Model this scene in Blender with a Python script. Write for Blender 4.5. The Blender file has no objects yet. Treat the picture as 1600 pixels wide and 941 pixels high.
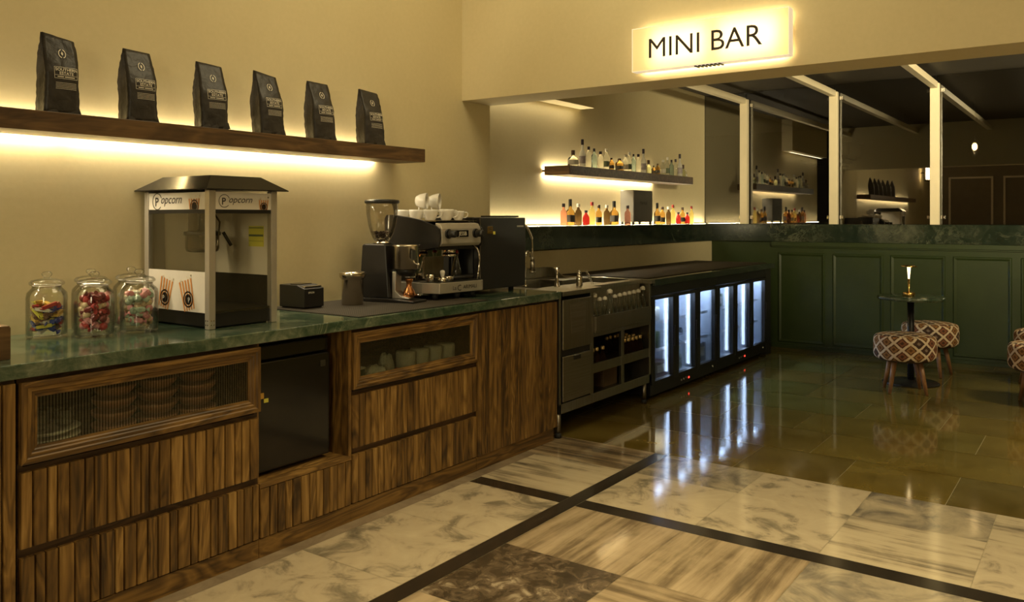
import bpy, bmesh, math, random
from mathutils import Vector, Matrix
R = math.radians; PI = math.pi
C = bpy.context.scene.collection
sc = bpy.context.scene

# ------------------------------------------------------------------ camera
cam_d = bpy.data.cameras.new('camera'); cam = bpy.data.objects.new('camera', cam_d); C.objects.link(cam)
cam.location = (0, 0, 1.35)
cam.rotation_euler = (R(90), 0, math.atan(930/1301) - R(90))
cam_d.lens = 1301/1600*36; cam_d.sensor_width = 36
cam_d.shift_y = -(470.5-341)/1600
cam_d.clip_start = 0.05
sc.camera = cam
sc.view_settings.view_transform = 'Standard'; sc.view_settings.look = 'None'
sc.view_settings.exposure = 0.0; sc.view_settings.gamma = 1.0
sc.view_settings.use_curve_mapping = False
sc.cycles.transparent_max_bounces = 24
w = bpy.data.worlds.new('world'); sc.world = w; w.use_nodes = True
w.node_tree.nodes['Background'].inputs[0].default_value = (1.0, 0.72, 0.38, 1)
w.node_tree.nodes['Background'].inputs[1].default_value = 0.006

WARM = (1.0, 0.84, 0.50)
LED = (1.0, 0.86, 0.58)
COOL = (0.55, 0.72, 1.0)
def area(name, loc, size, power, col=WARM, rot=(0, 0, 0), spread=180):
    l = bpy.data.lights.new(name, 'AREA'); l.shape = 'RECTANGLE'; l.size = size[0]; l.size_y = size[1]
    l.energy = power; l.color = col; l.spread = R(spread)
    o = bpy.data.objects.new(name, l); C.objects.link(o); o.location = loc; o.rotation_euler = rot
    return o
# ceiling lights of the lobby side
area('lobby_ceiling_light', (3.0, 1.9, 3.72), (1.3, 1.3), 31)
area('lobby_ceiling_light', (2.2, -1.8, 3.72), (1.2, 1.2), 15)
area('lobby_ceiling_light', (-1.2, 0.0, 3.72), (1.0, 1.0), 8)
area('lobby_floor_fill', (2.4, 0.6, 3.70), (0.5, 0.5), 28, spread=80)  # added narrow fill with no real fitting, brightens the lobby floor
area('lobby_front_fill', (-1.3, 0.2, 1.75), (1.2, 0.7), 36, WARM, (0, R(-93), 0))  # invented soft fill behind the camera, lights the fronts evenly
area('bar_post_fill', (4.75, -1.0, 2.40), (0.3, 1.2), 66, WARM, (0, R(-96), R(28)), 75)  # unseen fill added behind the beam to brighten the glazing posts
area('bar_slate_fill', (6.3, -1.0, 2.68), (0.6, 0.6), 38, spread=110)  # fill added out of frame to lift the slate floor

# ------------------------------------------------------------------ materials
MATS = {}
class NT:
    def __init__(s, name):
        s.m = bpy.data.materials.new(name); s.m.use_nodes = True
        s.t = s.m.node_tree; s.n = s.t.nodes; s.b = s.n['Principled BSDF']; s.out = s.n['Material Output']
        MATS[name] = s.m
    def add(s, typ, **kw):
        n = s.n.new(typ)
        for k, v in kw.items(): setattr(n, k, v)
        return n
    def link(s, a, b): s.t.links.new(a, b)
    def coord(s, kind='Object', scale=(1, 1, 1), loc=None):
        tc = s.add('ShaderNodeTexCoord'); mp = s.add('ShaderNodeMapping')
        s.link(tc.outputs[kind], mp.inputs[0]); mp.inputs['Scale'].default_value = scale
        return mp.outputs[0]
    def noise(s, vec, scale, detail=4, rough=.55, dist=0.0):
        n = s.add('ShaderNodeTexNoise'); n.inputs['Scale'].default_value = scale
        n.inputs['Detail'].default_value = detail; n.inputs['Roughness'].default_value = rough
        n.inputs['Distortion'].default_value = dist
        if vec is not None: s.link(vec, n.inputs['Vector'])
        return n.outputs['Fac']
    def ramp(s, fac, stops, interp='LINEAR'):
        r = s.add('ShaderNodeValToRGB'); e = r.color_ramp; e.interpolation = interp
        while len(e.elements) < len(stops): e.elements.new(.5)
        for i, (p, c) in enumerate(stops):
            e.elements[i].position = p; e.elements[i].color = (*c, 1) if len(c) == 3 else c
        s.link(fac, r.inputs[0]); return r.outputs[0]
    def math(s, op, a, b=None, c=None):
        n = s.add('ShaderNodeMath', operation=op)
        for i, v in enumerate((a, b, c)):
            if v is None: continue
            if hasattr(v, 'links') or hasattr(v, 'is_linked'): s.link(v, n.inputs[i])
            else: n.inputs[i].default_value = v
        return n.outputs[0]
    def mix(s, fac, a, b, mode='MIX'):
        n = s.add('ShaderNodeMix', data_type='RGBA', blend_type=mode)
        for i, v in ((0, fac), (6, a), (7, b)):
            if hasattr(v, 'is_linked'): s.link(v, n.inputs[i])
            elif i == 0: n.inputs[0].default_value = v
            else: n.inputs[i].default_value = (*v, 1)
        return n.outputs[2]
    def attr(s, name='rnd'):
        return s.add('ShaderNodeAttribute', attribute_name=name).outputs['Fac']
    def offset(s, vec, amt):
        """shift a vector by a random amount per board"""
        a = s.attr(); m = s.math('MULTIPLY', a, amt)
        cb = s.add('ShaderNodeCombineXYZ')
        for i in range(3): s.link(m, cb.inputs[i])
        v = s.add('ShaderNodeVectorMath', operation='ADD'); s.link(vec, v.inputs[0]); s.link(cb.outputs[0], v.inputs[1])
        return v.outputs[0]
    def base(s, sock): s.link(sock, s.b.inputs['Base Color'])
    def set(s, **kw):
        for k, v in kw.items(): s.b.inputs[k.replace('_', ' ')].default_value = v
    def bump(s, h, strength=.2, dist=.01):
        n = s.add('ShaderNodeBump'); n.inputs['Strength'].default_value = strength; n.inputs['Distance'].default_value = dist
        s.link(h, n.inputs['Height']); s.link(n.outputs[0], s.b.inputs['Normal'])

def plain(name, col, rough=.5, metal=0, spec=.5, vary=.06, coat=0, scale=9):
    t = NT(name); t.set(Roughness=rough, Metallic=metal)
    t.b.inputs['Specular IOR Level'].default_value = spec
    if coat: t.b.inputs['Coat Weight'].default_value = coat
    f = t.noise(t.coord(), scale, 3)
    lo = tuple(max(0, c*(1-vary)) for c in col); hi = tuple(min(1, c*(1+vary)) for c in col)
    t.base(t.ramp(f, [(.3, lo), (.7, hi)])); return t.m
def emit(name, col, strength):
    t = NT(name); t.set(Roughness=.5); t.b.inputs['Base Color'].default_value = (*[min(1, c) for c in col], 1)
    t.b.inputs['Emission Color'].default_value = (*col, 1); t.b.inputs['Emission Strength'].default_value = strength
    return t.m
def glass(name, tint=(1, 1, 1), rough=0.0, ior=1.45):
    t = NT(name); t.set(Roughness=rough, IOR=ior); t.b.inputs['Transmission Weight'].default_value = 1
    t.b.inputs['Base Color'].default_value = (*tint, 1); return t.m
def thin_glass(name, tint=(1, 1, 1), refl=.06, facing=.35, rough=0.0, k=.8):
    """pane: transparent mixed with a sharp reflection that grows at grazing angles"""
    t = NT(name); tr = t.add('ShaderNodeBsdfTransparent'); tr.inputs[0].default_value = (*tint, 1)
    gl = t.add('ShaderNodeBsdfGlossy'); gl.inputs['Roughness'].default_value = rough
    lw = t.add('ShaderNodeLayerWeight'); lw.inputs['Blend'].default_value = facing
    f = t.math('ADD', t.math('MULTIPLY', lw.outputs['Fresnel'], k), refl)
    mx = t.add('ShaderNodeMixShader'); t.link(f, mx.inputs[0]); t.link(tr.outputs[0], mx.inputs[1]); t.link(gl.outputs[0], mx.inputs[2])
    t.link(mx.outputs[0], t.out.inputs[0]); return t.m

# plaster wall
t = NT('plaster'); v = t.coord()
f = t.noise(v, 1.3, 6, .6); g = t.noise(v, 40, 3)
t.base(t.mix(.5, t.ramp(f, [(.3, (.61, .52, .30)), (.7, (.70, .61, .37))]), t.ramp(g, [(.3, (.63, .54, .315)), (.7, (.68, .58, .35))])))
t.set(Roughness=.75); t.b.inputs['Specular IOR Level'].default_value = .25; t.bump(g, .08, .004)

def wood(name, cols, axis='Z', rough=.45, s=1.0):
    t = NT(name)
    sc_ = {'Z': (38, 38, 2.0), 'X': (2.0, 38, 38), 'Y': (38, 2.0, 38)}[axis]
    lo_ = {'Z': (7, 7, 1.1), 'X': (1.1, 7, 7), 'Y': (7, 1.1, 7)}[axis]
    v1 = t.offset(t.coord(scale=tuple(a*s for a in sc_)), 57.0)
    v2 = t.offset(t.coord(scale=tuple(a*s for a in lo_)), 31.0)
    big = t.noise(v2, 1.3, 3, .5, 1.2)
    rings = t.math('FRACT', t.math('MULTIPLY', big, 6.0))
    rings = t.math('ABSOLUTE', t.math('SUBTRACT', rings, .5))
    fine = t.noise(v1, 1.6, 5, .6)
    mixv = t.math('ADD', t.math('MULTIPLY', fine, .62), t.math('MULTIPLY', rings, .62))
    mixv = t.math('ADD', mixv, t.math('MULTIPLY', t.math('SUBTRACT', t.attr(), .5), .28))
    t.base(t.ramp(mixv, [(.18, cols[0]), (.42, cols[1]), (.62, cols[2]), (.85, cols[3])]))
    t.set(Roughness=rough); t.bump(fine, .12, .002); return t.m
TEAK = [(.040, .020, .006), (.140, .072, .017), (.245, .132, .032), (.42, .25, .075)]
wood('teak', TEAK, 'Z'); wood('teak_rail', TEAK, 'X'); wood('teak_depth', TEAK, 'Y')
DARK = [(.018, .009, .004), (.045, .021, .007), (.085, .041, .014), (.12, .06, .022)]
wood('dark_wood', DARK, 'X', .5)
WAL = [(.042, .021, .008), (.095, .050, .018), (.150, .082, .030), (.20, .115, .045)]
wood('walnut', WAL, 'X', .45); wood('walnut_end', WAL, 'Y', .45)
wood('leg_wood', [(.16, .07, .02), (.26, .12, .04), (.36, .18, .07), (.42, .23, .09)], 'Z', .4)

def green_marble(name, k=1.0):
    t = NT(name); v = t.coord()
    a = t.noise(v, 3.6, 8, .65, .9); b = t.noise(v, 13, 8, .75, 1.6); c = t.noise(v, 1.7, 10, .75, 2.2)
    base = t.ramp(t.math('ADD', t.math('MULTIPLY', a, .6), t.math('MULTIPLY', b, .4)),
                  [(.30, (.016*k, .030*k, .018*k)), (.46, (.036*k, .066*k, .040*k)), (.56, (.100*k, .125*k, .082*k)), (.70, (.28*k, .29*k, .20*k))])
    vein = t.math('ABSOLUTE', t.math('SUBTRACT', c, .5))
    vf = t.ramp(vein, [(0, (.75, .75, .75)), (.012, (.25, .25, .25)), (.035, (0, 0, 0))])
    patch = t.ramp(t.noise(v, 1.9, 3), [(.5, (0, 0, 0)), (.68, (1, 1, 1))])
    vf = t.mix(1.0, vf, patch, 'MULTIPLY')
    t.base(t.mix(vf, base, (.50*min(k, 1), .52*min(k, 1), .34*min(k, 1))))
    t.set(Roughness=.10, IOR=1.75); t.b.inputs['Specular IOR Level'].default_value = .6
    return t.m
green_marble('green_marble', 1.15); green_marble('ledge_marble', .36)

def floor_stone(name, cols, mode, streak_axis='X', rough=.10, sc_=1.0):
    t = NT(name)
    if mode == 'streak':
        s = (1.2, 15, 1) if streak_axis == 'X' else (15, 1.2, 1)
    else: s = (5, 5, 5)
    v = t.offset(t.coord(scale=tuple(q*sc_ for q in s)), 43.0)
    a = t.noise(v, 1.0, 8, .62, .35 if mode == 'streak' else .9)
    v2 = t.offset(t.coord(scale=(3, 3, 3)), 21.0); b = t.noise(v2, 1.0, 6, .6, .4)
    f = t.math('ADD', t.math('MULTIPLY', a, .68), t.math('MULTIPLY', b, .32))
    t.base(t.ramp(f, cols)); t.set(Roughness=rough); t.b.inputs['Specular IOR Level'].default_value = .55
    return t.m
CREAM = [(.32, (.12, .10, .07)), (.42, (.27, .225, .15)), (.49, (.50, .41, .27)), (.7, (.60, .50, .33))]
floor_stone('cream_marble', CREAM, 'blotch')
CREAMS = [(.34, (.10, .08, .055)), (.43, (.30, .245, .16)), (.50, (.52, .43, .28)), (.7, (.60, .50, .33))]
floor_stone('cream_streak_x', CREAMS, 'streak', 'X'); floor_stone('cream_streak_y', CREAMS, 'streak', 'Y')
GREYM = [(.34, (.10, .085, .065)), (.44, (.22, .185, .135)), (.52, (.36, .30, .20)), (.66, (.52, .43, .28))]
floor_stone('grey_marble', GREYM, 'blotch')
TRAV = [(.34, (.09, .065, .038)), (.44, (.20, .145, .083)), (.52, (.34, .255, .15)), (.64, (.47, .36, .22))]
floor_stone('travertine_x', TRAV, 'streak', 'X'); floor_stone('travertine_y', TRAV, 'streak', 'Y')
BRN = [(.30, (.025, .018, .011)), (.47, (.065, .047, .028)), (.56, (.14, .10, .06)), (.64, (.36, .29, .19))]
floor_stone('brown_marble', BRN, 'blotch', sc_=2.6)
floor_stone('black_stone', [(.3, (.018, .014, .010)), (.55, (.030, .023, .016)), (.75, (.055, .043, .030))], 'streak', 'X', .16)
floor_stone('border_stone', [(.3, (.16, .12, .08)), (.5, (.26, .20, .13)), (.7, (.34, .27, .18))], 'blotch')
SLATE = [(.30, (.110, .080, .017)), (.46, (.150, .112, .027)), (.60, (.178, .138, .038)), (.75, (.22, .18, .06))]
t = NT('green_slate')
v = t.offset(t.coord(scale=(3, 3, 3)), 33.0)
a = t.noise(v, 1.0, 7, .6, .5); vb = t.coord(scale=(1, 1, 1)); b = t.noise(vb, 60, 3)
col = t.ramp(a, SLATE)
tint = t.ramp(t.attr(), [(0, (.85, 1.02, .95)), (.5, (1.1, 1.0, .80)), (1, (.82, .78, .85))])
t.base(t.mix(1.0, col, tint, 'MULTIPLY')); t.set(Roughness=.08); t.b.inputs['Specular IOR Level'].default_value = .62
wv = t.noise(vb, 2.2, 2); t.bump(wv, .10, .01)
plain('grout', (.34, .30, .17), .6)
t = NT('green_paint'); f = t.noise(t.coord(), 6, 4); t.base(t.ramp(f, [(.3, (.024, .038, .009)), (.7, (.030, .046, .012))])); t.set(Roughness=.38)

plain('steel', (.62, .56, .46), .22, 1.0, vary=.08)
t = NT('brushed_steel'); f = t.noise(t.coord(scale=(1, 1, 60)), 3, 3)
t.base(t.ramp(f, [(.3, (.30, .27, .21)), (.7, (.40, .36, .29))])); t.set(Metallic=1.0, Roughness=.36)
t = NT('bar_steel'); f = t.noise(t.coord(scale=(60, 1, 1)), 3, 3)
t.base(t.ramp(f, [(.3, (.27, .25, .19)), (.7, (.36, .33, .26))])); t.set(Metallic=1.0, Roughness=.33)
plain('chrome', (.80, .76, .70), .07, 1.0, vary=.02)
plain('kettle_steel', (.17, .15, .12), .16, 1.0, vary=.15)
plain('brass', (.72, .46, .14), .22, 1.0, vary=.05)
plain('copper', (.55, .24, .10), .25, 1.0, vary=.05)
plain('alu', (.55, .51, .44), .42, .7, vary=.05)
plain('cream_panel', (.74, .69, .60), .42, vary=.03)
plain('head_steel', (.56, .52, .44), .38, .6, vary=.04)
plain('black_plastic', (.012, .011, .010), .38, vary=.1)
plain('black_gloss', (.008, .007, .007), .12, vary=.1)
plain('black_metal', (.020, .018, .016), .34, .3, vary=.1)
plain('roof_metal', (.012, .010, .008), .14, 0.0, .12, vary=.08)
plain('rubber', (.015, .015, .014), .7, vary=.1)
plain('soot_grey', (.070, .066, .052), .30, .6, vary=.2)
t = NT('bag_black'); v = t.coord(); f = t.noise(v, 24, 4, .6, .8); t.base(t.ramp(f, [(.3, (.022, .019, .016)), (.7, (.038, .033, .028))])); t.set(Roughness=.42); t.b.inputs['Specular IOR Level'].default_value = .35; t.bump(t.noise(v, 26, 3, .5, .6), .4, .010)
plain('print_cream', (.80, .74, .60), .5, vary=.03)
plain('ink', (.025, .02, .016), .5, vary=.03)
plain('orange_ink', (.62, .26, .07), .5, vary=.05)
plain('popcorn_ink', (.72, .63, .47), .5, vary=.05)
plain('yellow_label', (.72, .68, .10), .5, vary=.08)
plain('porcelain', (.80, .77, .70), .14, vary=.02)
plain('clay', (.42, .19, .11), .42, vary=.15)
plain('post_paint', (.80, .70, .48), .5, vary=.03)
plain('frame_paint', (.72, .62, .44), .5, vary=.03)
plain('dark_ceiling', (.055, .045, .028), .6, vary=.1)
plain('mat_brown', (.045, .034, .020), .75, spec=.2)
plain('brown_wall', (.16, .125, .075), .6, vary=.1)
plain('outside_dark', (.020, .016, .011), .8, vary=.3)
plain('white_liner', (.72, .78, .86), .45, vary=.02)
plain('liner_grey', (.20, .23, .27), .40, vary=.05)
plain('speaker_grey', (.15, .14, .115), .55, vary=.06)
plain('red_cap', (.36, .04, .035), .35, vary=.06)
plain('brown_cap', (.075, .040, .022), .5, vary=.1)
plain('white_cap', (.78, .74, .64), .35, vary=.03)
plain('gold_cap', (.62, .45, .20), .28, .7, vary=.06)
plain('dark_cap', (.022, .014, .022), .35, vary=.06)
plain('label_white', (.72, .68, .58), .5, vary=.03)
plain('label_dark', (.045, .038, .030), .45, vary=.1)
plain('label_violet', (.42, .38, .42), .5, vary=.25, scale=60)
plain('label_green', (.14, .18, .10), .5, vary=.1)
plain('carton', (.19, .12, .055), .6, vary=.1)
plain('green_leaf', (.08, .13, .03), .5, vary=.2)
plain('purple_box', (.10, .045, .07), .5, vary=.1)
plain('coffee_bean', (.035, .014, .006), .35, vary=.3)
plain('red_plastic', (.35, .03, .02), .4, vary=.05)
plain('green_box', (.035, .065, .04), .5, vary=.1)
plain('paper', (.62, .58, .48), .6, vary=.06)
for n_, c_ in dict(candy_blue=(.035, .05, .26), candy_gold=(.50, .32, .05), candy_yellow=(.50, .46, .06), candy_red=(.36, .04, .04), candy_maroon=(.16, .020, .022),
                   candy_pink=(.60, .26, .27), candy_white=(.62, .60, .50), candy_cream=(.55, .43, .26), candy_mint=(.40, .50, .38), candy_brown=(.14, .07, .04)).items():
    plain(n_, c_, .28, .1, vary=.35, scale=60)
glass('clear_glass', (.97, .98, .97)); 
thin_glass('jar_glass', (.985, .99, .975), .03, .20, .03, .6)
thin_glass('hopper_glass', (.97, .96, .94), .03, .22, 0.0, .6)
thin_glass('machine_glass', (.93, .92, .86), .03, .15)
thin_glass('door_glass', (.92, .94, .96), .03, .15)
thin_glass('partition_glass', (.72, .70, .64), .15, .45)
def bottle_glass(name, tint, refl=.05, rough=.02):
    """solid-looking liquid filled glass"""
    t = NT(name); t.set(Roughness=rough, IOR=1.12); t.b.inputs['Transmission Weight'].default_value = .55 if rough > .3 else .94
    t.b.inputs['Base Color'].default_value = (*tint, 1); return t.m
bottle_glass('glass_clear', (.90, .92, .88)); bottle_glass('glass_frost', (.86, .86, .84), rough=.45)
bottle_glass('glass_blue', (.55, .72, .74)); bottle_glass('glass_green', (.66, .70, .48)); bottle_glass('glass_amber', (.55, .33, .09))
bottle_glass('glass_yellow', (.85, .72, .30)); bottle_glass('glass_pink', (.72, .34, .25)); bottle_glass('glass_red', (.24, .015, .015))
bottle_glass('glass_dark', (.12, .075, .03)); bottle_glass('glass_brown', (.22, .09, .03))
# reeded cabinet glass: clear with fine vertical flutes
t = NT('reeded_glass'); tr = t.add('ShaderNodeBsdfTransparent'); trn = tr
gl = t.add('ShaderNodeBsdfGlossy'); gl.inputs['Roughness'].default_value = .12; gl.inputs[0].default_value = (.8, .8, .75, 1)
wv = t.add('ShaderNodeTexWave'); wv.bands_direction = 'X'; wv.inputs['Scale'].default_value = 31.0
t.link(t.coord(), wv.inputs['Vector'])
t.link(t.ramp(wv.outputs['Fac'], [(.1, (.56, .57, .50)), (.5, (.93, .95, .88))]), trn.inputs[0])
bp = t.add('ShaderNodeBump'); bp.inputs['Strength'].default_value = .6; bp.inputs['Distance'].default_value = .003; t.link(wv.outputs['Fac'], bp.inputs['Height'])
t.link(bp.outputs[0], gl.inputs['Normal'])
mx = t.add('ShaderNodeMixShader'); t.link(t.math('ADD', t.math('MULTIPLY', wv.outputs['Fac'], .10), .03), mx.inputs[0])
t.link(tr.outputs[0], mx.inputs[1]); t.link(gl.outputs[0], mx.inputs[2]); t.link(mx.outputs[0], t.out.inputs[0])
# woven counter mat
t = NT('woven_mat'); v = t.coord(scale=(160, 160, 160)); ck = t.add('ShaderNodeTexChecker'); t.link(v, ck.inputs[0]); ck.inputs['Scale'].default_value = 1
ck.inputs[1].default_value = (.022, .018, .013, 1); ck.inputs[2].default_value = (.062, .052, .038, 1)
t.base(ck.outputs[0]); t.set(Roughness=.85); t.b.inputs['Specular IOR Level'].default_value = .2
# kilim cloth of the stools
t = NT('kilim'); uv = t.add('ShaderNodeUVMap'); sep = t.add('ShaderNodeSeparateXYZ'); t.link(uv.outputs[0], sep.inputs[0])
def quant(x, st): return t.math('MULTIPLY', t.math('FLOOR', t.math('DIVIDE', x, st)), st)
U = t.math('DIVIDE', quant(sep.outputs[0], .0045), .1155); V = t.math('DIVIDE', quant(sep.outputs[1], .0045), .100)
p = t.math('ADD', U, V); q = t.math('SUBTRACT', U, V)
dp = t.math('ABSOLUTE', t.math('SUBTRACT', t.math('FRACT', p), .5)); dq = t.math('ABSOLUTE', t.math('SUBTRACT', t.math('FRACT', q), .5))
d = t.math('MAXIMUM', dp, dq)
cb = t.add('ShaderNodeCombineXYZ'); t.link(t.math('FLOOR', p), cb.inputs[0]); t.link(t.math('FLOOR', q), cb.inputs[1])
wn = t.add('ShaderNodeTexWhiteNoise'); wn.noise_dimensions = '2D'; t.link(cb.outputs[0], wn.inputs['Vector'])
ca = t.ramp(wn.outputs['Value'], [(0, (.38, .19, .07)), (.38, (.085, .050, .035)), (.78, (.30, .12, .06))], 'CONSTANT')
cc = t.ramp(wn.outputs['Value'], [(0, (.16, .07, .03)), (.45, (.30, .22, .16)), (.75, (.10, .05, .03))], 'CONSTANT')
c1 = t.mix(t.ramp(d, [(0, (1, 1, 1)), (.13, (0, 0, 0))], 'CONSTANT'), ca, cc)
c2 = t.mix(t.ramp(d, [(0, (0, 0, 0)), (.28, (1, 1, 1)), (.345, (0, 0, 0))], 'CONSTANT'), c1, (.075, .040, .025))
c3 = t.mix(t.ramp(d, [(0, (0, 0, 0)), (.395, (1, 1, 1))], 'CONSTANT'), c2, (.80, .65, .45))
t.base(c3); t.set(Roughness=.9); t.b.inputs['Specular IOR Level'].default_value = .15
# sign face
t = NT('sign_acrylic'); t.set(Roughness=.4); t.b.inputs['Base Color'].default_value = (.82, .74, .58, 1)
t.b.inputs['Transmission Weight'].default_value = 0.0
tl = t.add('ShaderNodeBsdfTranslucent'); tl.inputs[0].default_value = (.95, .86, .68, 1)
mx = t.add('ShaderNodeMixShader'); mx.inputs[0].default_value = .6; t.link(t.b.outputs[0], mx.inputs[1]); t.link(tl.outputs[0], mx.inputs[2]); t.link(mx.outputs[0], t.out.inputs[0])
emit('led_glow', (1.0, .80, .50), 9.0); emit('cool_led', (.75, .85, 1.0), 9.0); emit('orange_light', (1.0, .30, .03), 2.5)
emit('bulb_glow', (1.0, .72, .36), 30.0); emit('lamp_cone_glow', (1.0, .78, .40), 3.2); emit('red_digit', (1.0, .05, .03), 3.0)
emit('sign_housing', (1.0, .88, .66), .45)

# ------------------------------------------------------------------ mesh builder
class MB:
    def __init__(s): s.v = []; s.f = []; s.mi = []; s.sm = []; s.r = []; s.uv = {}
    def faces(s, vs, fs, m=0, smooth=False, rnd=.5):
        o = len(s.v); s.v += [tuple(p) for p in vs]
        for f in fs: s.f.append([i+o for i in f]); s.mi.append(m); s.sm.append(smooth); s.r.append(rnd)
        return s
    def box(s, x0, x1, y0, y1, z0, z1, m=0, rnd=.5, M=None):
        vs = [Vector(p) for p in ((x0,y0,z0),(x1,y0,z0),(x1,y1,z0),(x0,y1,z0),(x0,y0,z1),(x1,y0,z1),(x1,y1,z1),(x0,y1,z1))]
        if M: vs = [M @ p for p in vs]
        return s.faces(vs, [(3,2,1,0),(4,5,6,7),(0,1,5,4),(1,2,6,5),(2,3,7,6),(3,0,4,7)], m, False, rnd)
    def lathe(s, prof, n=24, c=(0,0,0), m=0, smooth=True, cap0=True, cap1=True, M=None, sq=0, rnd=.5):
        vs = []
        for r, z in prof:
            for i in range(n):
                a = 2*PI*(i+.5)/n; cx, sy = math.cos(a), math.sin(a)
                if sq: k = 1/max(abs(cx), abs(sy)); k = 1+(k-1)*sq; cx *= k; sy *= k
                vs.append(Vector((r*cx, r*sy, z)))
        fs = []
        for j in range(len(prof)-1):
            for i in range(n):
                k = (i+1) % n; fs.append((j*n+i, j*n+k, (j+1)*n+k, (j+1)*n+i))
        if M: vs = [M @ p for p in vs]
        vs = [p+Vector(c) for p in vs]
        s.faces(vs, fs, m, smooth, rnd); o = len(s.v)-len(vs)
        for cond, base, rev in ((cap0, 0, True), (cap1, (len(prof)-1)*n, False)):
            if cond:
                ids = [o+base+i for i in range(n)]
                if rev: ids.reverse()
                s.f.append(ids); s.mi.append(m); s.sm.append(False); s.r.append(rnd)
        return s
    def cyl(s, a, b, r0, r1=None, n=16, m=0, smooth=True):
        a, b = Vector(a), Vector(b); r1 = r0 if r1 is None else r1
        q = (b-a).to_track_quat('Z', 'Y').to_matrix().to_4x4(); q.translation = a
        return s.lathe([(r0, 0), (r1, (b-a).length)], n, (0,0,0), m, smooth, M=q)
    def tube(s, pts, r, n=8, m=0, closed=False):
        pts = [Vector(p) for p in pts]; rs = r if isinstance(r, (list, tuple)) else [r]*len(pts)
        rings = []; up = Vector((0, 0, 1)); N = len(pts); prev = None
        for i, p in enumerate(pts):
            a = pts[(i-1) % N] if (i > 0 or closed) else p; b = pts[(i+1) % N] if (i < N-1 or closed) else p
            d = (b-a).normalized()
            if prev is None: x = d.orthogonal().normalized()
            else:
                x = prev-d*prev.dot(d); x = x.normalized() if x.length > 1e-6 else d.orthogonal().normalized()
            prev = x; y = d.cross(x)
            rings.append([p+(x*math.cos(2*PI*k/n)+y*math.sin(2*PI*k/n))*rs[i] for k in range(n)])
        vs = [q for ring in rings for q in ring]; fs = []
        for j in range(N if closed else N-1):
            jj = (j+1) % N
            for i in range(n): k = (i+1) % n; fs.append((j*n+i, j*n+k, jj*n+k, jj*n+i))
        s.faces(vs, fs, m, True)
        if not closed:
            o = len(s.v)-len(vs)
            s.f.append([o+i for i in range(n)][::-1]); s.mi.append(m); s.sm.append(False); s.r.append(.5)
            s.f.append([o+(N-1)*n+i for i in range(n)]); s.mi.append(m); s.sm.append(False); s.r.append(.5)
        return s
    def prism(s, poly, h0, h1, fn, m=0, rnd=.5):
        """extrude a 2D polygon; fn(a,b,h) gives the point"""
        n = len(poly)
        vs = [fn(a, b, h0) for a, b in poly]+[fn(a, b, h1) for a, b in poly]
        fs = [tuple(range(n))[::-1], tuple(range(n, 2*n))]+[(i, (i+1) % n, n+(i+1) % n, n+i) for i in range(n)]
        return s.faces(vs, fs, m, False, rnd)
    def text(s, txt, size, fn, m=0, shear=0, font_off=0.0, thick=0.0, cx=True):
        vs, fs = text_mesh(txt, size, shear, font_off)
        xs = [p[0] for p in vs]; mid = (min(xs)+max(xs))/2 if cx else 0
        return s.faces([fn(x-mid, y) for x, y in vs], fs, m)
    def build(s, name, mats, parent=None, bevel=0, loc=None, seg=2, fix=True):
        me = bpy.data.meshes.new(name); me.from_pydata(s.v, [], s.f); 
        if isinstance(mats, str): mats = [mats]
        for q in mats: me.materials.append(MATS[q])
        me.polygons.foreach_set('material_index', s.mi); me.polygons.foreach_set('use_smooth', s.sm)
        a = me.attributes.new('rnd', 'FLOAT', 'FACE'); a.data.foreach_set('value', s.r)
        if fix:
            bm = bmesh.new(); bm.from_mesh(me); bmesh.ops.recalc_face_normals(bm, faces=bm.faces); bm.to_mesh(me); bm.free()
        me.update()
        o = bpy.data.objects.new(name, me); C.objects.link(o)
        if parent: o.parent = parent
        if loc: o.location = loc
        if bevel:
            b = o.modifiers.new('bevel', 'BEVEL'); b.width = bevel; b.segments = seg; b.limit_method = 'ANGLE'; b.angle_limit = R(35)
        return o
_tx = {}
def text_mesh(txt, size, shear, off):
    k = (txt, shear, off)
    if k not in _tx:
        cu = bpy.data.curves.new('t', 'FONT'); cu.body = txt; cu.size = 1; cu.shear = shear; cu.offset = off; cu.resolution_u = 3
        o = bpy.data.objects.new('t', cu); C.objects.link(o); dg = bpy.context.evaluated_depsgraph_get()
        me = bpy.data.meshes.new_from_object(o.evaluated_get(dg))
        _tx[k] = ([(v.co.x, v.co.y) for v in me.vertices], [tuple(p.vertices) for p in me.polygons])
        C.objects.unlink(o); bpy.data.objects.remove(o); bpy.data.curves.remove(cu); bpy.data.meshes.remove(me)
    vs, fs = _tx[k]; return [(x*size, y*size) for x, y in vs], fs
def tag(o, label=None, cat=None, group=None, kind=None):
    if label: o['label'] = label
    if cat: o['category'] = cat
    if group: o['group'] = group
    if kind: o['kind'] = kind
    return o
def thing(name, label, cat, loc=(0,0,0), rz=0, group=None):
    o = bpy.data.objects.new(name, None); C.objects.link(o); o.empty_display_size = .05
    o.location = loc; o.rotation_euler = (0, 0, rz); return tag(o, label, cat, group)
def struct(name, mb, mats, bevel=0, parent=None, label=None, cat=None):
    o = mb.build(name, mats, parent, bevel); o['kind'] = 'structure'
    if label: o['label'] = label; o['category'] = cat
    return o
def copy_tree(o, loc=None, rz=None, label=None, parent=None):
    c = o.copy(); C.objects.link(c)
    if parent: c.parent = parent
    if loc: c.location = loc
    if rz is not None: c.rotation_euler = (0, 0, rz)
    if label: c['label'] = label
    for ch in list(o.children):
        if ch is not c: copy_tree(ch, parent=c)
    return c
def light_child(o, parent): o.parent = parent; return o

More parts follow.
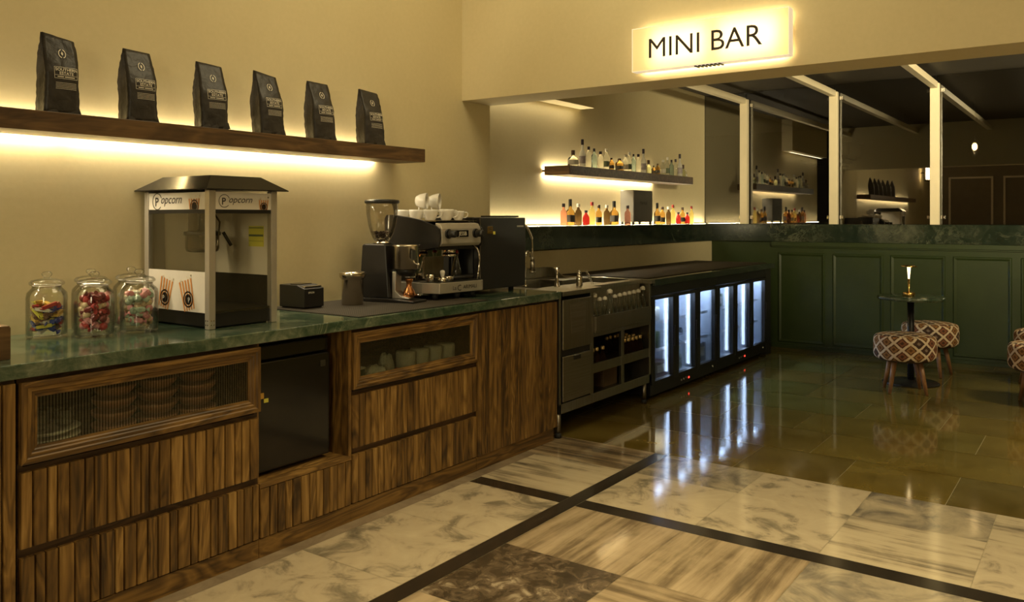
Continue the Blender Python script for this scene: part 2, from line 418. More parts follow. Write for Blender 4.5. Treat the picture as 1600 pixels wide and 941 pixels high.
# ------------------------------------------------------------------ room shell
WY = 3.40      # left wall plane
random.seed(3)
def quad_floor(mb, x0, x1, y0, y1, m, rnd=None, g=.0007):
    mb.faces([(x0+g, y0+g, 0), (x1-g, y0+g, 0), (x1-g, y1-g, 0), (x0+g, y1-g, 0)], [(0, 1, 2, 3)], m, False, random.random() if rnd is None else rnd)
FM = ['grout', 'green_slate', 'cream_marble', 'cream_streak_x', 'cream_streak_y', 'grey_marble', 'travertine_x', 'travertine_y', 'brown_marble', 'black_stone', 'border_stone']
fl = MB()
fl.box(-3.6, 14.5, -4.0, 4.2, -.2, -.0015, 0)
# slate of the bar area, random running courses
x = 4.372
row = 0
joints = {0: [.62, 1.137, 1.655], 1: [.34, 1.392], 2: [.612, 1.64], 3: [.868], 4: []}
while x < 8.7:
    x1 = min(x+.515, 8.72); ys = joints.get(row, [])
    lo = (ys[0] if ys else .3); hi = (ys[-1] if ys else .3); lst = list(ys) or [.3]
    while lo > -4: lo -= random.choice((.52, .78, 1.04)); lst.insert(0, lo)
    while hi < 3.5: hi += random.choice((.52, .78, 1.04)); lst.append(hi)
    for a, b in zip(lst, lst[1:]): quad_floor(fl, x, x1, max(a, -4), min(b, 3.52), 1, g=.0016)
    x = x1; row += 1
# black strips
quad_floor(fl, -1.5, 4.371, 2.031, 2.114, 9)
quad_floor(fl, 3.345, 3.445, 2.115, 2.66, 9); quad_floor(fl, 3.345, 3.445, -4, 2.03, 9)
quad_floor(fl, -1.5, 3.975, 2.665, 2.80, 10, .4)
# between strip and cabinets
xs = [-1.5, -.5, .04, .6, 1.16, 1.715, 2.26, 2.813, 3.345]
for i, (a, b) in enumerate(zip(xs, xs[1:])): quad_floor(fl, a, b, 2.115, 2.665, [2, 2, 4, 2, 2, 2, 2, 2][i])
quad_floor(fl, 3.445, 3.975, 2.115, 2.665, 4); quad_floor(fl, 3.975, 4.372, 2.115, 2.80, 7)
# band in front of the slate
ys = [2.03, 1.475, .945, .407, -.13, -.67, -1.2, -1.75, -2.3, -2.9, -4]
near = [2, 2, 4, 3, 4, 2, 4, 5, 2, 2]; far = [5, 2, 5, 3, 2, 5, 2, 4, 2, 5]
near = [2, 2, 4, 2, 4, 2, 4, 5, 2, 2]; far = [5, 2, 5, 4, 2, 5, 2, 4, 2, 5]
for i, (a, b) in enumerate(zip(ys, ys[1:])):
    quad_floor(fl, 3.445, 3.968, b, a, near[i]); quad_floor(fl, 3.968, 4.372, b, a, far[i])
# lobby field
fx = [-1.5, -.5, .1, .64, 1.18, 1.72, 2.257, 2.797, 3.345]; fy = [2.03, 1.49, .948, .41, -.13, -.67, -1.2, -1.75, -2.9, -4]
pat = [[6, 8, 7, 6, 7, 6, 8, 6], [6, 6, 7, 6, 7, 8, 7, 6], [7, 6, 8, 6, 6, 7, 6, 5], [6, 7, 6, 7, 6, 6, 7, 5]]
for i, (a, b) in enumerate(zip(fx, fx[1:])):
    for j, (p_, q_) in enumerate(zip(fy, fy[1:])): quad_floor(fl, a, b, q_, p_, pat[j % 4][i])
struct('floor', fl, FM)

struct('wall_left', MB().box(-3.6, 4.5, WY, WY+.15, 0, 3.8), 'plaster')
struct('wall_beam', MB().box(4.2, 4.5, -4.0, WY, 2.11, 3.8), 'plaster', label='cream beam wall above the bar opening, carrying the lit sign', cat='wall')
struct('wall_niche', MB().box(4.5, 9.04, 3.75, 3.90, 1.288, 2.75), 'plaster')
struct('wall_niche_lower', MB().box(4.45, 8.72, 3.535, 3.90, 0, 1.10), 'plaster')
struct('ceiling', MB().box(-3.6, 4.5, -4.0, WY+.15, 3.8, 3.9), 'frame_paint')
struct('ceiling_bar', MB().box(4.5, 14.5, -4.0, 3.9, 2.75, 2.85), 'dark_ceiling')
struct('wall_back', MB().box(-3.75, -3.6, -4.0, WY+.15, 0, 3.9), 'brown_wall')
struct('wall_right', MB().box(-3.6, 14.5, -4.15, -4.0, 0, 3.9), 'plaster')
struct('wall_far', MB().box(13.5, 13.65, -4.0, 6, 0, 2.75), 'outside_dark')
struct('trim_soffit', MB().box(4.5, 6.27, 3.60, 3.75, 2.30, 2.75), 'plaster', .002)
# panelled green wall
gw = MB(); gw.box(8.72, 8.86, -4.0, 3.535, 0, 1.104)
YE = [2.804, 2.33, 2.255, 1.779, 1.715, 1.236, 1.172, .697, .63, .15, .085, -.39, -.455, -.93, -1.0, -1.47]
for a, b in zip(YE[0::2], YE[1::2]):
    # moulded frame around each sunk panel
    x0 = 8.72; z0, z1 = .06, .992
    outer = [(a, z0), (b, z0), (b, z1), (a, z1)]
    def rect(y0, y1, za, zb): return [(y0, za), (y1, za), (y1, zb), (y0, zb)]
    w1, w2 = .014, .032
    loops = [(x0-.001, 0), (x0-.012, w1*.5), (x0-.012, w1), (x0-.002, w2)]
    vs = []
    for xx, ins in loops:
        for (yy, zz) in ((a-ins, z0+ins), (b+ins, z0+ins), (b+ins, z1-ins), (a-ins, z1-ins)): vs.append((xx, yy, zz))
    fs = []
    for k in range(3):
        for i in range(4): j = (i+1) % 4; fs.append((k*4+i, k*4+j, (k+1)*4+j, (k+1)*4+i))
    gw.faces(vs, fs)
gw.box(8.700, 8.722, -4.0, 2.87, 0, .035); gw.box(8.706, 8.722, -4.0, 2.87, 1.045, 1.060); gw.box(8.694, 8.722, -4.0, 2.87, 1.060, 1.104)
struct('wall_panelled', gw, 'green_paint', .0015, label='dark green panelled low wall under the marble ledge', cat='wall')
# marble ledges
lg = MB(); lg.box(4.5, 8.70, 3.515, 3.75, 1.105, 1.288); lg.box(8.69, 9.30, -4.0, 3.75, 1.105, 1.288)
struct('trim_ledge', lg, 'ledge_marble', .004, label='dark green marble ledge running round the bar', cat='ledge')
# glazed partition: panes, posts, arms, clips
PY = [3.262, 2.31, 1.362, .41, -.54, -1.49, -2.44, -3.39]
edges = [3.75]+PY+[-4.0]
for i in range(len(edges)-1):
    a, b = edges[i]-.004, edges[i+1]+.004
    g = struct('window_%d' % (i+1), MB().box(9.04, 9.052, b, a, 1.290, 2.745), 'partition_glass')
    for yy in (edges[i], edges[i+1]):
        if yy in (3.75, -4.0): continue
        for zz in (1.36, 2.60):
            s_ = -1 if yy == edges[i] else 1
            yc = yy+s_*.062
            m = MB().box(9.030, 9.040, yc-.018, yc+.018, zz-.018, zz+.018).box(9.024, 9.031, yc-.009, yc+.009, zz-.009, zz+.009)
            k = m.build('glass_clip', 'chrome', g, .002)
for i, yy in enumerate(PY):
    m = MB().box(8.945, 9.010, yy-.040, yy+.040, 1.288, 2.66)
    struct('trim_post_%d' % (i+1), m, 'post_paint', .002)
    m = MB().box(4.50, 8.945, yy-.030, yy+.030, 2.61, 2.67)
    struct('trim_arm_%d' % (i+1), m, 'post_paint', .002)
# stepped pillars added beyond the glass, standing in for a reflected cornice
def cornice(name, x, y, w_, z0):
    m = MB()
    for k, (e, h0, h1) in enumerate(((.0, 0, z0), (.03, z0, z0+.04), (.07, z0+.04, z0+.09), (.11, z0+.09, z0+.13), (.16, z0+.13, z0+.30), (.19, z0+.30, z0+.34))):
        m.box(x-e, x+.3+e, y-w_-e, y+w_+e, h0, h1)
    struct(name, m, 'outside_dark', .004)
cornice('trim_reflection_pillar_1', 11.6, 3.1, .20, 2.05); cornice('trim_reflection_pillar_2', 12.2, .2, .25, 2.1)
# panel mouldings on the lobby's back wall (mirrored in the glass)
m = MB()
for yy in (3.0, 1.9, .8, -.3, -1.4, -2.5):
    for a, b, c_, d_ in ((yy-.9, yy, .35, .39), (yy-.9, yy, 2.26, 2.30), (yy-.9, yy-.86, .39, 2.26), (yy-.04, yy, .39, 2.26)): m.box(-3.6, -3.57, a, b, c_, d_)
struct('trim_back_moulding', m, 'frame_paint')

# ------------------------------------------------------------------ fitted cabinets
def slats(mb, x0, x1, z0, z1, y, th=.018, pitch=.0405, m=0):
    """vertical tongue boards with V gaps; y is the outer face"""
    n = max(1, round((x1-x0)/pitch)); 
    ws = [random.choice((.8, 1, 1, 1.15, 1.3)) for _ in range(n)]; tot = sum(ws); x = x0
    for w_ in ws:
        xx = x+w_/tot*(x1-x0); g = .0016
        mb.faces([(x+g, y+.006, z0), (x+g+.002, y, z0), (xx-g-.002, y, z0), (xx-g, y+.006, z0), (xx-g, y+th, z0), (x+g, y+th, z0),
                  (x+g, y+.006, z1), (x+g+.002, y, z1), (xx-g-.002, y, z1), (xx-g, y+.006, z1), (xx-g, y+th, z1), (x+g, y+th, z1)],
                 [(5,4,3,2,1,0), (6,7,8,9,10,11), (0,1,7,6), (1,2,8,7), (2,3,9,8), (3,4,10,9), (4,5,11,10), (5,0,6,11)], m, False, random.random())
        x = xx
    return mb
def frame_door(parent, x0, x1, z0, z1, y):
    m = MB()
    W = .052
    # mitred, moulded frame: loops from outside in
    prof = [(0, .022), (0, .002), (.006, 0), (.016, 0), (.020, .005), (.030, .003), (.034, .008), (.040, .008), (.044, .012), (W, .014), (W, .022)]
    vs = []; n = len(prof)
    for ins, dy in prof:
        for (xx, zz) in ((x0+ins, z0+ins), (x1-ins, z0+ins), (x1-ins, z1-ins), (x0+ins, z1-ins)): vs.append((xx, y+dy, zz))
    for i in range(4):
        j = (i+1) % 4; fs = []
        for k in range(n-1): fs.append((k*4+i, k*4+j, (k+1)*4+j, (k+1)*4+i))
        m.faces(vs, fs, 0 if i % 2 == 0 else 1, False, .3+.1*i)
    # back of the frame
    d = m.build('glass_door', ['teak_rail', 'teak'], parent, fix=True)
    MB().box(x0+W-.006, x1-W+.006, y+.0145, y+.0185, z0+W-.006, z1-W+.006).build('reeded_pane', 'reeded_glass', d)
    return d
FY = 2.735
def carcass(parent, x0, x1, open_top=True):
    m = MB()
    m.box(x0, x0+.016, FY+.010, WY-.012, .0755, .856); m.box(x1-.016, x1, FY+.010, WY-.012, .0755, .856)
    m.box(x0+.016, x1-.016, FY+.010, WY-.012, .0755, .575)
    m.box(x0+.016, x1-.016, WY-.03, WY-.012, .575, .856)
    m.box(x0+.016, x1-.016, FY+.010, WY-.03, .838, .856)
    m.build('carcass', 'dark_wood', parent)
    MB().box(x0, x1, FY, WY-.02, 0.0, .075, rnd=.4).build('plinth', 'teak_rail', parent, .001)
def drawer_cabinet(x0, x1, label):
    t_ = thing('base_cabinet', label, 'cabinet', ((x0+x1)/2, 3.05, 0)); ox, oy = (x0+x1)/2, 3.05
    holder = t_
    carcass(t_, x0, x1)
    frame_door(t_, x0+.002, x1-.002, .586, .841, FY-.018)
    for z0, z1 in ((.325, .560), (.082, .295)):
        slats(MB(), x0+.002, x1-.002, z0, z1, FY-.008).build('drawer', 'teak', t_)
    for ch in t_.children:       # geometry was written in room coordinates
        ch.location = (-ox, -oy, 0)
    return t_
cabA = drawer_cabinet(1.205, 2.100, 'wooden cabinet with reeded glass door, left of the fridge niche')
cabB = drawer_cabinet(2.595, 3.497, 'wooden cabinet with reeded glass door, under the coffee grinder')
def slat_cupboard(x0, x1, splits, label):
    ox, oy = (x0+x1)/2, 3.05
    t_ = thing('cupboard', label, 'cabinet', (ox, oy, 0))
    MB().box(x0, x1, FY+.010, WY-.012, .0755, .856).build('carcass', 'dark_wood', t_)
    MB().box(x0, x1-.03, FY, WY-.02, 0.0, .075, rnd=.4).build('plinth', 'teak_rail', t_, .001)
    e = [x0]+splits+[x1]
    for a, b in zip(e, e[1:]): slats(MB(), a+.002, b-.002, .080, .842, FY-.010, pitch=.036).build('door', 'teak', t_)
    for ch in t_.children: ch.location = (-ox, -oy, 0)
    return t_
slat_cupboard(3.502, 4.290, [3.944], 'full-height slatted wooden cupboard beside the steel bar station')
slat_cupboard(.30, 1.198, [.75], 'slatted wooden cupboard cut off by the left picture edge')
# fridge niche between the two drawer cabinets
ox, oy = 2.3475, 3.05
nt = thing('niche_unit', 'wooden open niche unit with low slatted front, holding a black fridge', 'cabinet', (ox, oy, 0))
MB().box(2.102, 2.594, FY+.012, WY-.012, .0755, .275).build('base', 'dark_wood', nt)
MB().box(2.102, 2.594, FY-.006, WY-.012, .276, .296, rnd=.7).build('sill', 'teak_rail', nt, .002)
MB().box(2.576, 2.593, FY-.004, WY-.014, .2965, .856, rnd=.35).build('side_panel', 'teak', nt)
MB().box(2.1015, 2.108, FY+.01, WY-.014, .2965, .856, rnd=.35).build('side_panel', 'teak', nt)
slats(MB(), 2.104, 2.592, .080, .274, FY-.006).build('front_panel', 'teak', nt)
MB().box(2.102, 2.594, FY, WY-.02, 0, .075, rnd=.4).build('plinth', 'teak_rail', nt, .001)
for ch in nt.children: ch.location = (-ox, -oy, 0)
# under-counter fridge in the niche
fr = thing('mini_fridge', 'glossy black small fridge standing in the wooden niche under the counter', 'fridge', (2.32, 3.05, .297))
MB().box(-.205, .205, -.20, .27, .012, .53).build('body', 'black_metal', fr, .004)
MB().box(-.205, .205, -.255, -.205, .016, .465).box(-.205, .205, -.245, -.205, .47, .53).build('door', 'black_gloss', fr, .006)
m = MB(); m.box(.150, .178, -.2575, -.2545, .405, .432); m.build('badge', 'soot_grey', fr)
m = MB(); m.box(-.200, -.150, -.2575, -.2552, .318, .342, 1).box(-.150, -.128, -.2580, -.2552, .300, .316, 0)
m.build('rating_sticker', ['yellow_label', 'brass'], fr)
for sx in (-.17, .17):
    for sy in (-.17, .23): MB().cyl((sx, sy, 0), (sx, sy, .013), .014).build('foot', 'rubber', fr)

# marble worktop
m = MB().box(.30, 4.302, 2.705, WY-.001, .857, .903)
tag(m.build('counter_worktop', 'green_marble', None, .004), 'polished green marble worktop running along the wooden cabinets', 'worktop')

# things behind the reeded glass
def place_bowls(x, y, z, n, lab):
    prof = [(.028, 0), (.050, .006), (.072, .030), (.076, .043), (.073, .043), (.067, .030), (.045, .010), (.0, .008)]
    base = None
    for k in range(n):
        b = MB().lathe(prof, 28, cap1=False).build('bowl', 'clay') if k == 0 and not _bowl else _bowl[0].copy()
        if not _bowl: _bowl.append(b)
        elif b.name not in C.objects: C.objects.link(b)
        b.location = (x, y, z+k*.046); tag(b, lab, 'bowl', 'stacked clay bowls in the left cabinet')
_bowl = []
for x_, lab in ((1.60, 'terracotta bowl in the left one of three stacks behind reeded glass'), (1.765, 'terracotta bowl in the middle one of three stacks behind reeded glass'), (1.93, 'terracotta bowl in the right one of three stacks behind reeded glass')):
    place_bowls(x_, 2.90, .5755, 4, lab)
m = MB().lathe([(.05, 0), (.085, .008), (.115, .022), (.112, .024), (.05, .012), (0, .011)], 32, cap1=False)
pl = m.build('plate', 'porcelain'); pl.location = (1.36, 2.91, .5755); tag(pl, 'white plate at the bottom of the pile in the left cabinet', 'plate', 'white plates in the left cabinet')
for k in range(1, 3):
    q_ = pl.copy(); C.objects.link(q_); q_.location.z = .5755+k*.0245
    q_['label'] = ['', 'white plate in the middle of the pile in the left cabinet', 'white plate on top of the pile in the left cabinet'][k]
m = MB().lathe([(.020, 0), (.030, .01), (.033, .055), (.031, .055), (.028, .012), (0, .010)], 20, cap1=False)
g0 = None
for k, (x_, y_) in enumerate(((1.325, 2.865), (1.37, 2.93), (1.41, 2.87))):
    o = m.build('drinking_glass', 'jar_glass') if k == 0 else g0.copy()
    if k == 0: g0 = o
    else: C.objects.link(o)
    o.location = (x_, y_, .5755+.0245*2+.0245); tag(o, 'small clear glass standing on the white plates behind reeded glass', 'glass', 'small glasses on the plates')
# right cabinet: cup rolls, crumpled bags, green box
g0 = None
for k in range(4):
    m = MB().lathe([(.040, 0), (.047, .002), (.050, .10), (.047, .11), (.0, .11)], 24, cap1=False)
    o = m.build('paper_roll', 'paper') if k == 0 else g0.copy()
    if k == 0: g0 = o
    else: C.objects.link(o)
    o.location = (3.085+.103*k, 2.86, .5755)
    tag(o, ['leftmost white paper roll behind the right reeded door', 'second white paper roll from the left behind the right reeded door', 'third white paper roll from the left behind the right reeded door', 'rightmost white paper roll behind the right reeded door'][k], 'paper roll', 'paper rolls in the right cabinet')
m = MB().box(-.045, .045, -.05, .05, 0, .075)
o = m.build('storage_box', 'green_box', None, .002); o.location = (2.70, 2.85, .5755); tag(o, 'dark green box at the left end behind the right reeded door', 'box')
MB().box(-.047, .047, -.052, .052, .075, .085).build('lid', 'paper', o, .002)
def crumple(name, mat, loc, r, sx, sy, sz, seed, label, cat):
    rr = random.Random(seed); bm = bmesh.new(); bmesh.ops.create_icosphere(bm, subdivisions=3, radius=r)
    for v_ in bm.verts:
        k = 1+rr.uniform(-.14, .14); v_.co = Vector((v_.co.x*sx*k, v_.co.y*sy*k, max(-r*.6, v_.co.z*k)*sz))
    mz = min(v_.co.z for v_ in bm.verts)
    for v_ in bm.verts: v_.co.z -= mz
    me = bpy.data.meshes.new(name); bm.to_mesh(me); bm.free(); me.materials.append(MATS[mat])
    o = bpy.data.objects.new(name, me); C.objects.link(o); o.location = loc; return tag(o, label, cat)
crumple('paper_bag', 'paper', (2.86, 2.86, .5755), .05, 1.5, .9, .9, 1, 'crumpled white packet beside the green box behind reeded glass', 'packet')
crumple('paper_bag', 'paper', (2.985, 2.90, .5755), .045, .9, .8, 1.5, 2, 'taller crumpled white packet behind the red packet', 'packet')
crumple('snack_packet', 'candy_red', (2.975, 2.812, .5755), .032, 1.2, .7, .9, 3, 'small red packet among white packets behind reeded glass', 'packet')
# ------------------------------------------------------------------ wall shelf with coffee bags
sh = thing('wall_shelf', 'long walnut wall shelf with glowing light strip, carrying coffee bags', 'shelf', (2.2, WY, 1.70))
MB().box(-2.6, 1.365, -.245, -.030, -.032, .042, rnd=.4).build('board', 'walnut', sh, .002)
MB().box(-2.6, 1.20, -.0298, -.0005, -.010, .012).build('wall_rail', 'dark_wood', sh)
MB().box(-2.6, 1.20, -.028, -.006, .012, .016).box(-2.6, 1.20, -.028, -.006, -.014, -.010).build('led_strip', 'led_glow', sh)
for xx in (-.3, 1.0, 2.3, ):
    area('shelf_led_up', (xx+.01, WY-.011, 1.7165), (1.28, .012), 5, LED, (R(180), 0, 0))
    area('shelf_led_down', (xx+.01, WY-.011, 1.6855), (1.28, .012), 9, LED, (0, 0, 0))
area('shelf_led_up', (3.17, WY-.011, 1.7165), (.44, .012), 1.8, LED, (R(180), 0, 0))
area('shelf_led_down', (3.17, WY-.011, 1.6855), (.44, .012), 3.1, LED, (0, 0, 0))

def coffee_bag(x, y, rz, lean, seed, label):
    rr = random.Random(seed)
    t_ = thing('coffee_bag', label, 'coffee bag', (x, y, 1.742), rz, 'black coffee bags on the wall shelf')
    H = .292; W2, D = .060, .084
    def front_y(z):
        k = max(0, (z-.55*H)/(.45*H)); return -D/2*(1-k**1.1*.93)
    def back_y(z):
        k = max(0, (z-.55*H)/(.45*H)); return D/2*(1-k**1.1*.93)
    sh_ = math.tan(lean)
    nz, nx = 22, 9; vs = []; rows = []
    for j in range(nz+1):
        z = H*j/nz; f_, b_ = front_y(z), back_y(z); gus = .004+.020*max(0, (z/H-.15))
        k = z/H; wv = W2*(1.0+.03*math.sin(k*9+seed))*(1-.10*max(0, k-.6))
        ring = []
        for i in range(nx):
            u = -1+2*i/(nx-1)
            y_ = f_-.007*(1-u*u)*math.sin(min(1, k*1.3)*PI)+rr.uniform(-.0016, .0016)
            ring.append((u*wv, y_, z))
        for q in (.25, .5, .75): ring.append((wv-gus*(1-abs(q-.5)*2)+rr.uniform(-.001, .001), f_+(b_-f_)*q, z))
        for i in range(nx):
            u = 1-2*i/(nx-1); ring.append((u*wv, b_+.004*(1-u*u)*math.sin(k*PI), z))
        for q in (.25, .5, .75): ring.append((-wv+gus*(1-abs(q-.5)*2)+rr.uniform(-.001, .001), b_+(f_-b_)*q, z))
        topw = -.007-.004*math.sin(seed*2.1)
        ring = [(a+(rr.uniform(-.0015, .0015) if j else 0), b-z*0+sh_*z+ (0), c+(topw*(a/W2)*k**4 if j == nz else 0)) for a, b, c in ring]
        rows.append(ring); vs += ring
    n = len(rows[0]); fs = []
    for j in range(nz):
        for i in range(n): k = (i+1) % n; fs.append((j*n+i, j*n+k, (j+1)*n+k, (j+1)*n+i))
    m = MB(); m.faces(vs, fs, 0, True)
    m.f.append(list(range(n))[::-1]); m.mi.append(0); m.sm.append(False); m.r.append(.5)
    m.f.append([nz*n+i for i in range(n)]); m.mi.append(0); m.sm.append(False); m.r.append(.5)
    # foot flap sticking out at the bottom seam
    m.faces([(-W2, -D/2-.001, 0.001), (W2+.008, -D/2-.001, 0.001), (W2, -D/2+.003, .030), (-W2, -D/2+.003, .022)], [(0, 1, 2, 3)])
    m.build('pouch', 'bag_black', t_)
    def S(a, z):
        z = min(z, H*.995); k = z/H; u = a/W2
        y_ = front_y(z)-.007*(1-u*u)*math.sin(min(1, k*1.3)*PI)-.0030
        return (a, y_+sh_*z, z)
    pr = MB()
    def rectl(x0, x1, z0, z1, w_=.0012):
        for a, b, c_, d_ in ((x0, x1, z0, z0+w_), (x0, x1, z1-w_, z1), (x0, x0+w_, z0, z1), (x1-w_, x1, z0, z1)):
            n_ = 8; us = [a+(b-a)*i/n_ for i in range(n_+1)]; vv = [S(u, c_) for u in us]+[S(u, d_) for u in us]
            pr.faces(vv, [(i, i+1, n_+2+i, n_+1+i) for i in range(n_)])
    rectl(-.030, .053, .128, .172)
    rectl(-.030, .053, .1405, .1415, .0006)
    pr.text('SOUTHERN', .0155, lambda a, b: S(a+.013, b+.157), 0, 0, .012)
    pr.text('ESTATE', .0155, lambda a, b: S(a+.013, b+.1435), 0, 0, .012)
    for u0, u1 in ((-.020, .002), (.006, .042)): pr.faces([S(u0, .1335), S(u1, .1335), S(u1, .1365), S(u0, .1365)], [(0, 1, 2, 3)])
    for k in range(5): 
        z_ = .112-k*.0055; us = [-.026+.074*i/8 for i in range(9)]
        pr.faces([S(u, z_) for u in us]+[S(u, z_+.0011) for u in us], [(i, i+1, 10+i, 9+i) for i in range(8)])
    ring = []; N = 28
    for i in range(N):
        a = 2*PI*i/N; ring.append(S(.006+.0135*math.cos(a), .225+.0175*math.sin(a)))
    for i in range(N):
        a = 2*PI*i/N; ring.append(S(.006+.0110*math.cos(a), .225+.0148*math.sin(a)))
    pr.faces(ring, [(i, (i+1) % N, N+(i+1) % N, N+i) for i in range(N) if i not in (6, 7, 20, 21)])
    pr.faces([S(.006, .217), S(.010, .225), S(.006, .234), S(.002, .225)], [(0, 1, 2, 3)])
    pr.build('printing', 'print_cream', t_, fix=False)
    return t_
BAGL = ['leftmost coffee bag on the shelf, above the bare wall left of the popcorn machine', 'second coffee bag from the left, above the popcorn machine roof\'s left end',
        'third coffee bag from the left, above the popcorn machine roof\'s right part', 'coffee bag fourth from the left, leaning back, above the printer', 'coffee bag second from the right end of the shelf', 'rightmost coffee bag, nearest the shelf\'s free end']
for i, (x_, rz, ln) in enumerate(((1.556, -4, 1), (1.876, -3, 3.5), (2.218, -12, 6.5), (2.525, -5, 7), (2.845, -8, 6.5), (3.195, -8, 5.5))):
    coffee_bag(x_, 3.215, R(rz), R(ln), i+1, BAGL[i])

# ------------------------------------------------------------------ things on the counter
CZ = .9035
# wooden box at the left edge
o = thing('wooden_box', 'plain wooden box at the left end of the marble worktop', 'box', (1.07, 2.93, CZ))
m = MB(); m.box(-.15, .15, -.11, -.098, 0, .101); m.box(-.15, .15, .098, .11, 0, .101); m.box(-.15, -.138, -.098, .098, 0, .101); m.box(.138, .15, -.098, .098, 0, .101); m.box(-.138, .138, -.098, .098, 0, .01)
m.build('body', 'walnut', o, .001); MB().box(-.148, .148, -.108, .108, .1012, .106).build('lid', 'teak_rail', o, .001)

def candy_jar(x, y, label):
    t_ = thing('candy_jar', label, 'jar', (x, y, CZ), 0, 'glass sweet jars on the worktop')
    N = 48; prof_o = [(.060, 0), (.068, .003), (.0705, .012), (.0705, .150), (.067, .168), (.056, .180), (.050, .186), (.050, .194)]
    prof_i = [(.0475, .194), (.0475, .186), (.054, .178), (.0645, .166), (.0675, .150), (.0675, .014), (.062, .010), (0.001, .010)]
    m = MB(); prof = prof_o+prof_i
    m.lathe(prof, N, cap0=True, cap1=False)
    # shallow flutes on the outside
    for k in range(len(m.v)):
        px_, py_, pz_ = m.v[k]; r = math.hypot(px_, py_)
        if r > .0700 and .01 < pz_ < .155:
            a = math.atan2(py_, px_); f_ = 1-.012*(round(a/(2*PI)*N+.5) % 2); m.v[k] = (px_*f_, py_*f_, pz_)
    m.build('jar_body', 'jar_glass', t_)
    l = MB().lathe([(.046, .187), (.047, .195), (.056, .196), (.060, .200), (.060, .206), (.052, .214), (.030, .219), (.012, .221), (.010, .226), (.017, .231), (.019, .238), (.014, .245), (.004, .247)], 32)
    l.build('lid', 'jar_glass', t_)
    MB().lathe([(.0455, .1955), (.0475, .1955), (.0475, .1935), (.0455, .1935)], 32, cap0=False, cap1=False).build('seal', 'white_cap', t_)
    return t_
jars = [candy_jar(1.526, 3.235, 'fluted glass jar of blue and gold wrapped sweets, leftmost jar'),
        candy_jar(1.640, 3.110, 'fluted glass jar of dark red and cream sweets, middle jar'),
        candy_jar(1.816, 3.105, 'front fluted glass jar of pink and mint sweets by the popcorn machine'),
        candy_jar(1.875, 3.265, 'glass sweet jar partly hidden behind the pink sweets jar'),
        candy_jar(1.715, 3.290, 'glass sweet jar hidden behind the dark red sweets jar')]
jars[4].location = (1.712, 3.272, CZ)
_cm = {}
def candy_mesh(mat, kind):
    if (mat, kind) in _cm: return _cm[(mat, kind)]
    m = MB()
    if kind == 'twist':
        m.lathe([(.0105, -.030), (.002, -.019), (.0105, -.013), (.0125, 0), (.0105, .013), (.002, .019), (.0105, .030)], 8, smooth=False)
    elif kind == 'bar':
        m.box(-.010, .010, -.006, .006, -.026, .026); m.box(-.012, .012, -.0012, .0012, -.034, -.026); m.box(-.012, .012, -.0012, .0012, .026, .034)
    else:
        m.lathe([(.004, -.014), (.012, -.010), (.015, 0), (.012, .010), (.004, .014)], 10)
    o = m.build('sweet', mat, None); me = o.data; C.objects.unlink(o); bpy.data.objects.remove(o); _cm[(mat, kind)] = me; return me
def fill_jar(jar, mats, kinds, n, top, seed, where, r_=.041):
    rr = random.Random(seed); pts = []
    tries = 0
    while len(pts) < n and tries < 9000:
        tries += 1
        a = rr.uniform(0, 2*PI); r = r_*math.sqrt(rr.uniform(.0, 1)); z = rr.uniform(.036, top)
        p = Vector((r*math.cos(a), r*math.sin(a), z))
        if all((p-q).length > (.0195) for q in pts): pts.append(p)
    pts.sort(key=lambda p: p.z)
    for p in pts:
        mt = rr.choice(mats); kd = rr.choice(kinds)
        o = bpy.data.objects.new('wrapped_sweet', candy_mesh(mt, kd)); C.objects.link(o)
        o.location = jar.location+p
        # keep long ones inside the glass by turning them along the wall
        a = math.atan2(p.y, p.x); tilt = rr.uniform(-.7, .7)
        o.rotation_euler = (R(90)+tilt, 0, a+(0 if p.xy.length > .02 else rr.uniform(0, 3)))
        cn = mt.split('_')[1]
        tag(o, '%s wrapped sweet in the %s' % ({'gold': 'golden', 'blue': 'shiny blue', 'maroon': 'dark maroon'}.get(cn, cn), where), 'sweet', '%s sweets in the %s' % (cn, where))
fill_jar(jars[0], ['candy_blue', 'candy_blue', 'candy_gold', 'candy_yellow', 'candy_red', 'candy_white', 'candy_brown'], ['bar', 'twist', 'bar'], 46, .125, 5, 'leftmost glass jar')
fill_jar(jars[1], ['candy_maroon', 'candy_maroon', 'candy_cream', 'candy_maroon', 'candy_red', 'candy_pink'], ['ball', 'twist'], 56, .155, 6, 'middle glass jar')
fill_jar(jars[2], ['candy_pink', 'candy_white', 'candy_mint', 'candy_cream'], ['ball', 'twist'], 54, .155, 7, 'front right glass jar')
fill_jar(jars[3], ['candy_pink', 'candy_white', 'candy_cream'], ['ball', 'twist'], 24, .13, 8, 'jar behind the pink sweets jar')
fill_jar(jars[4], ['candy_cream', 'candy_maroon'], ['ball', 'twist'], 20, .12, 9, 'jar behind the dark red sweets jar')

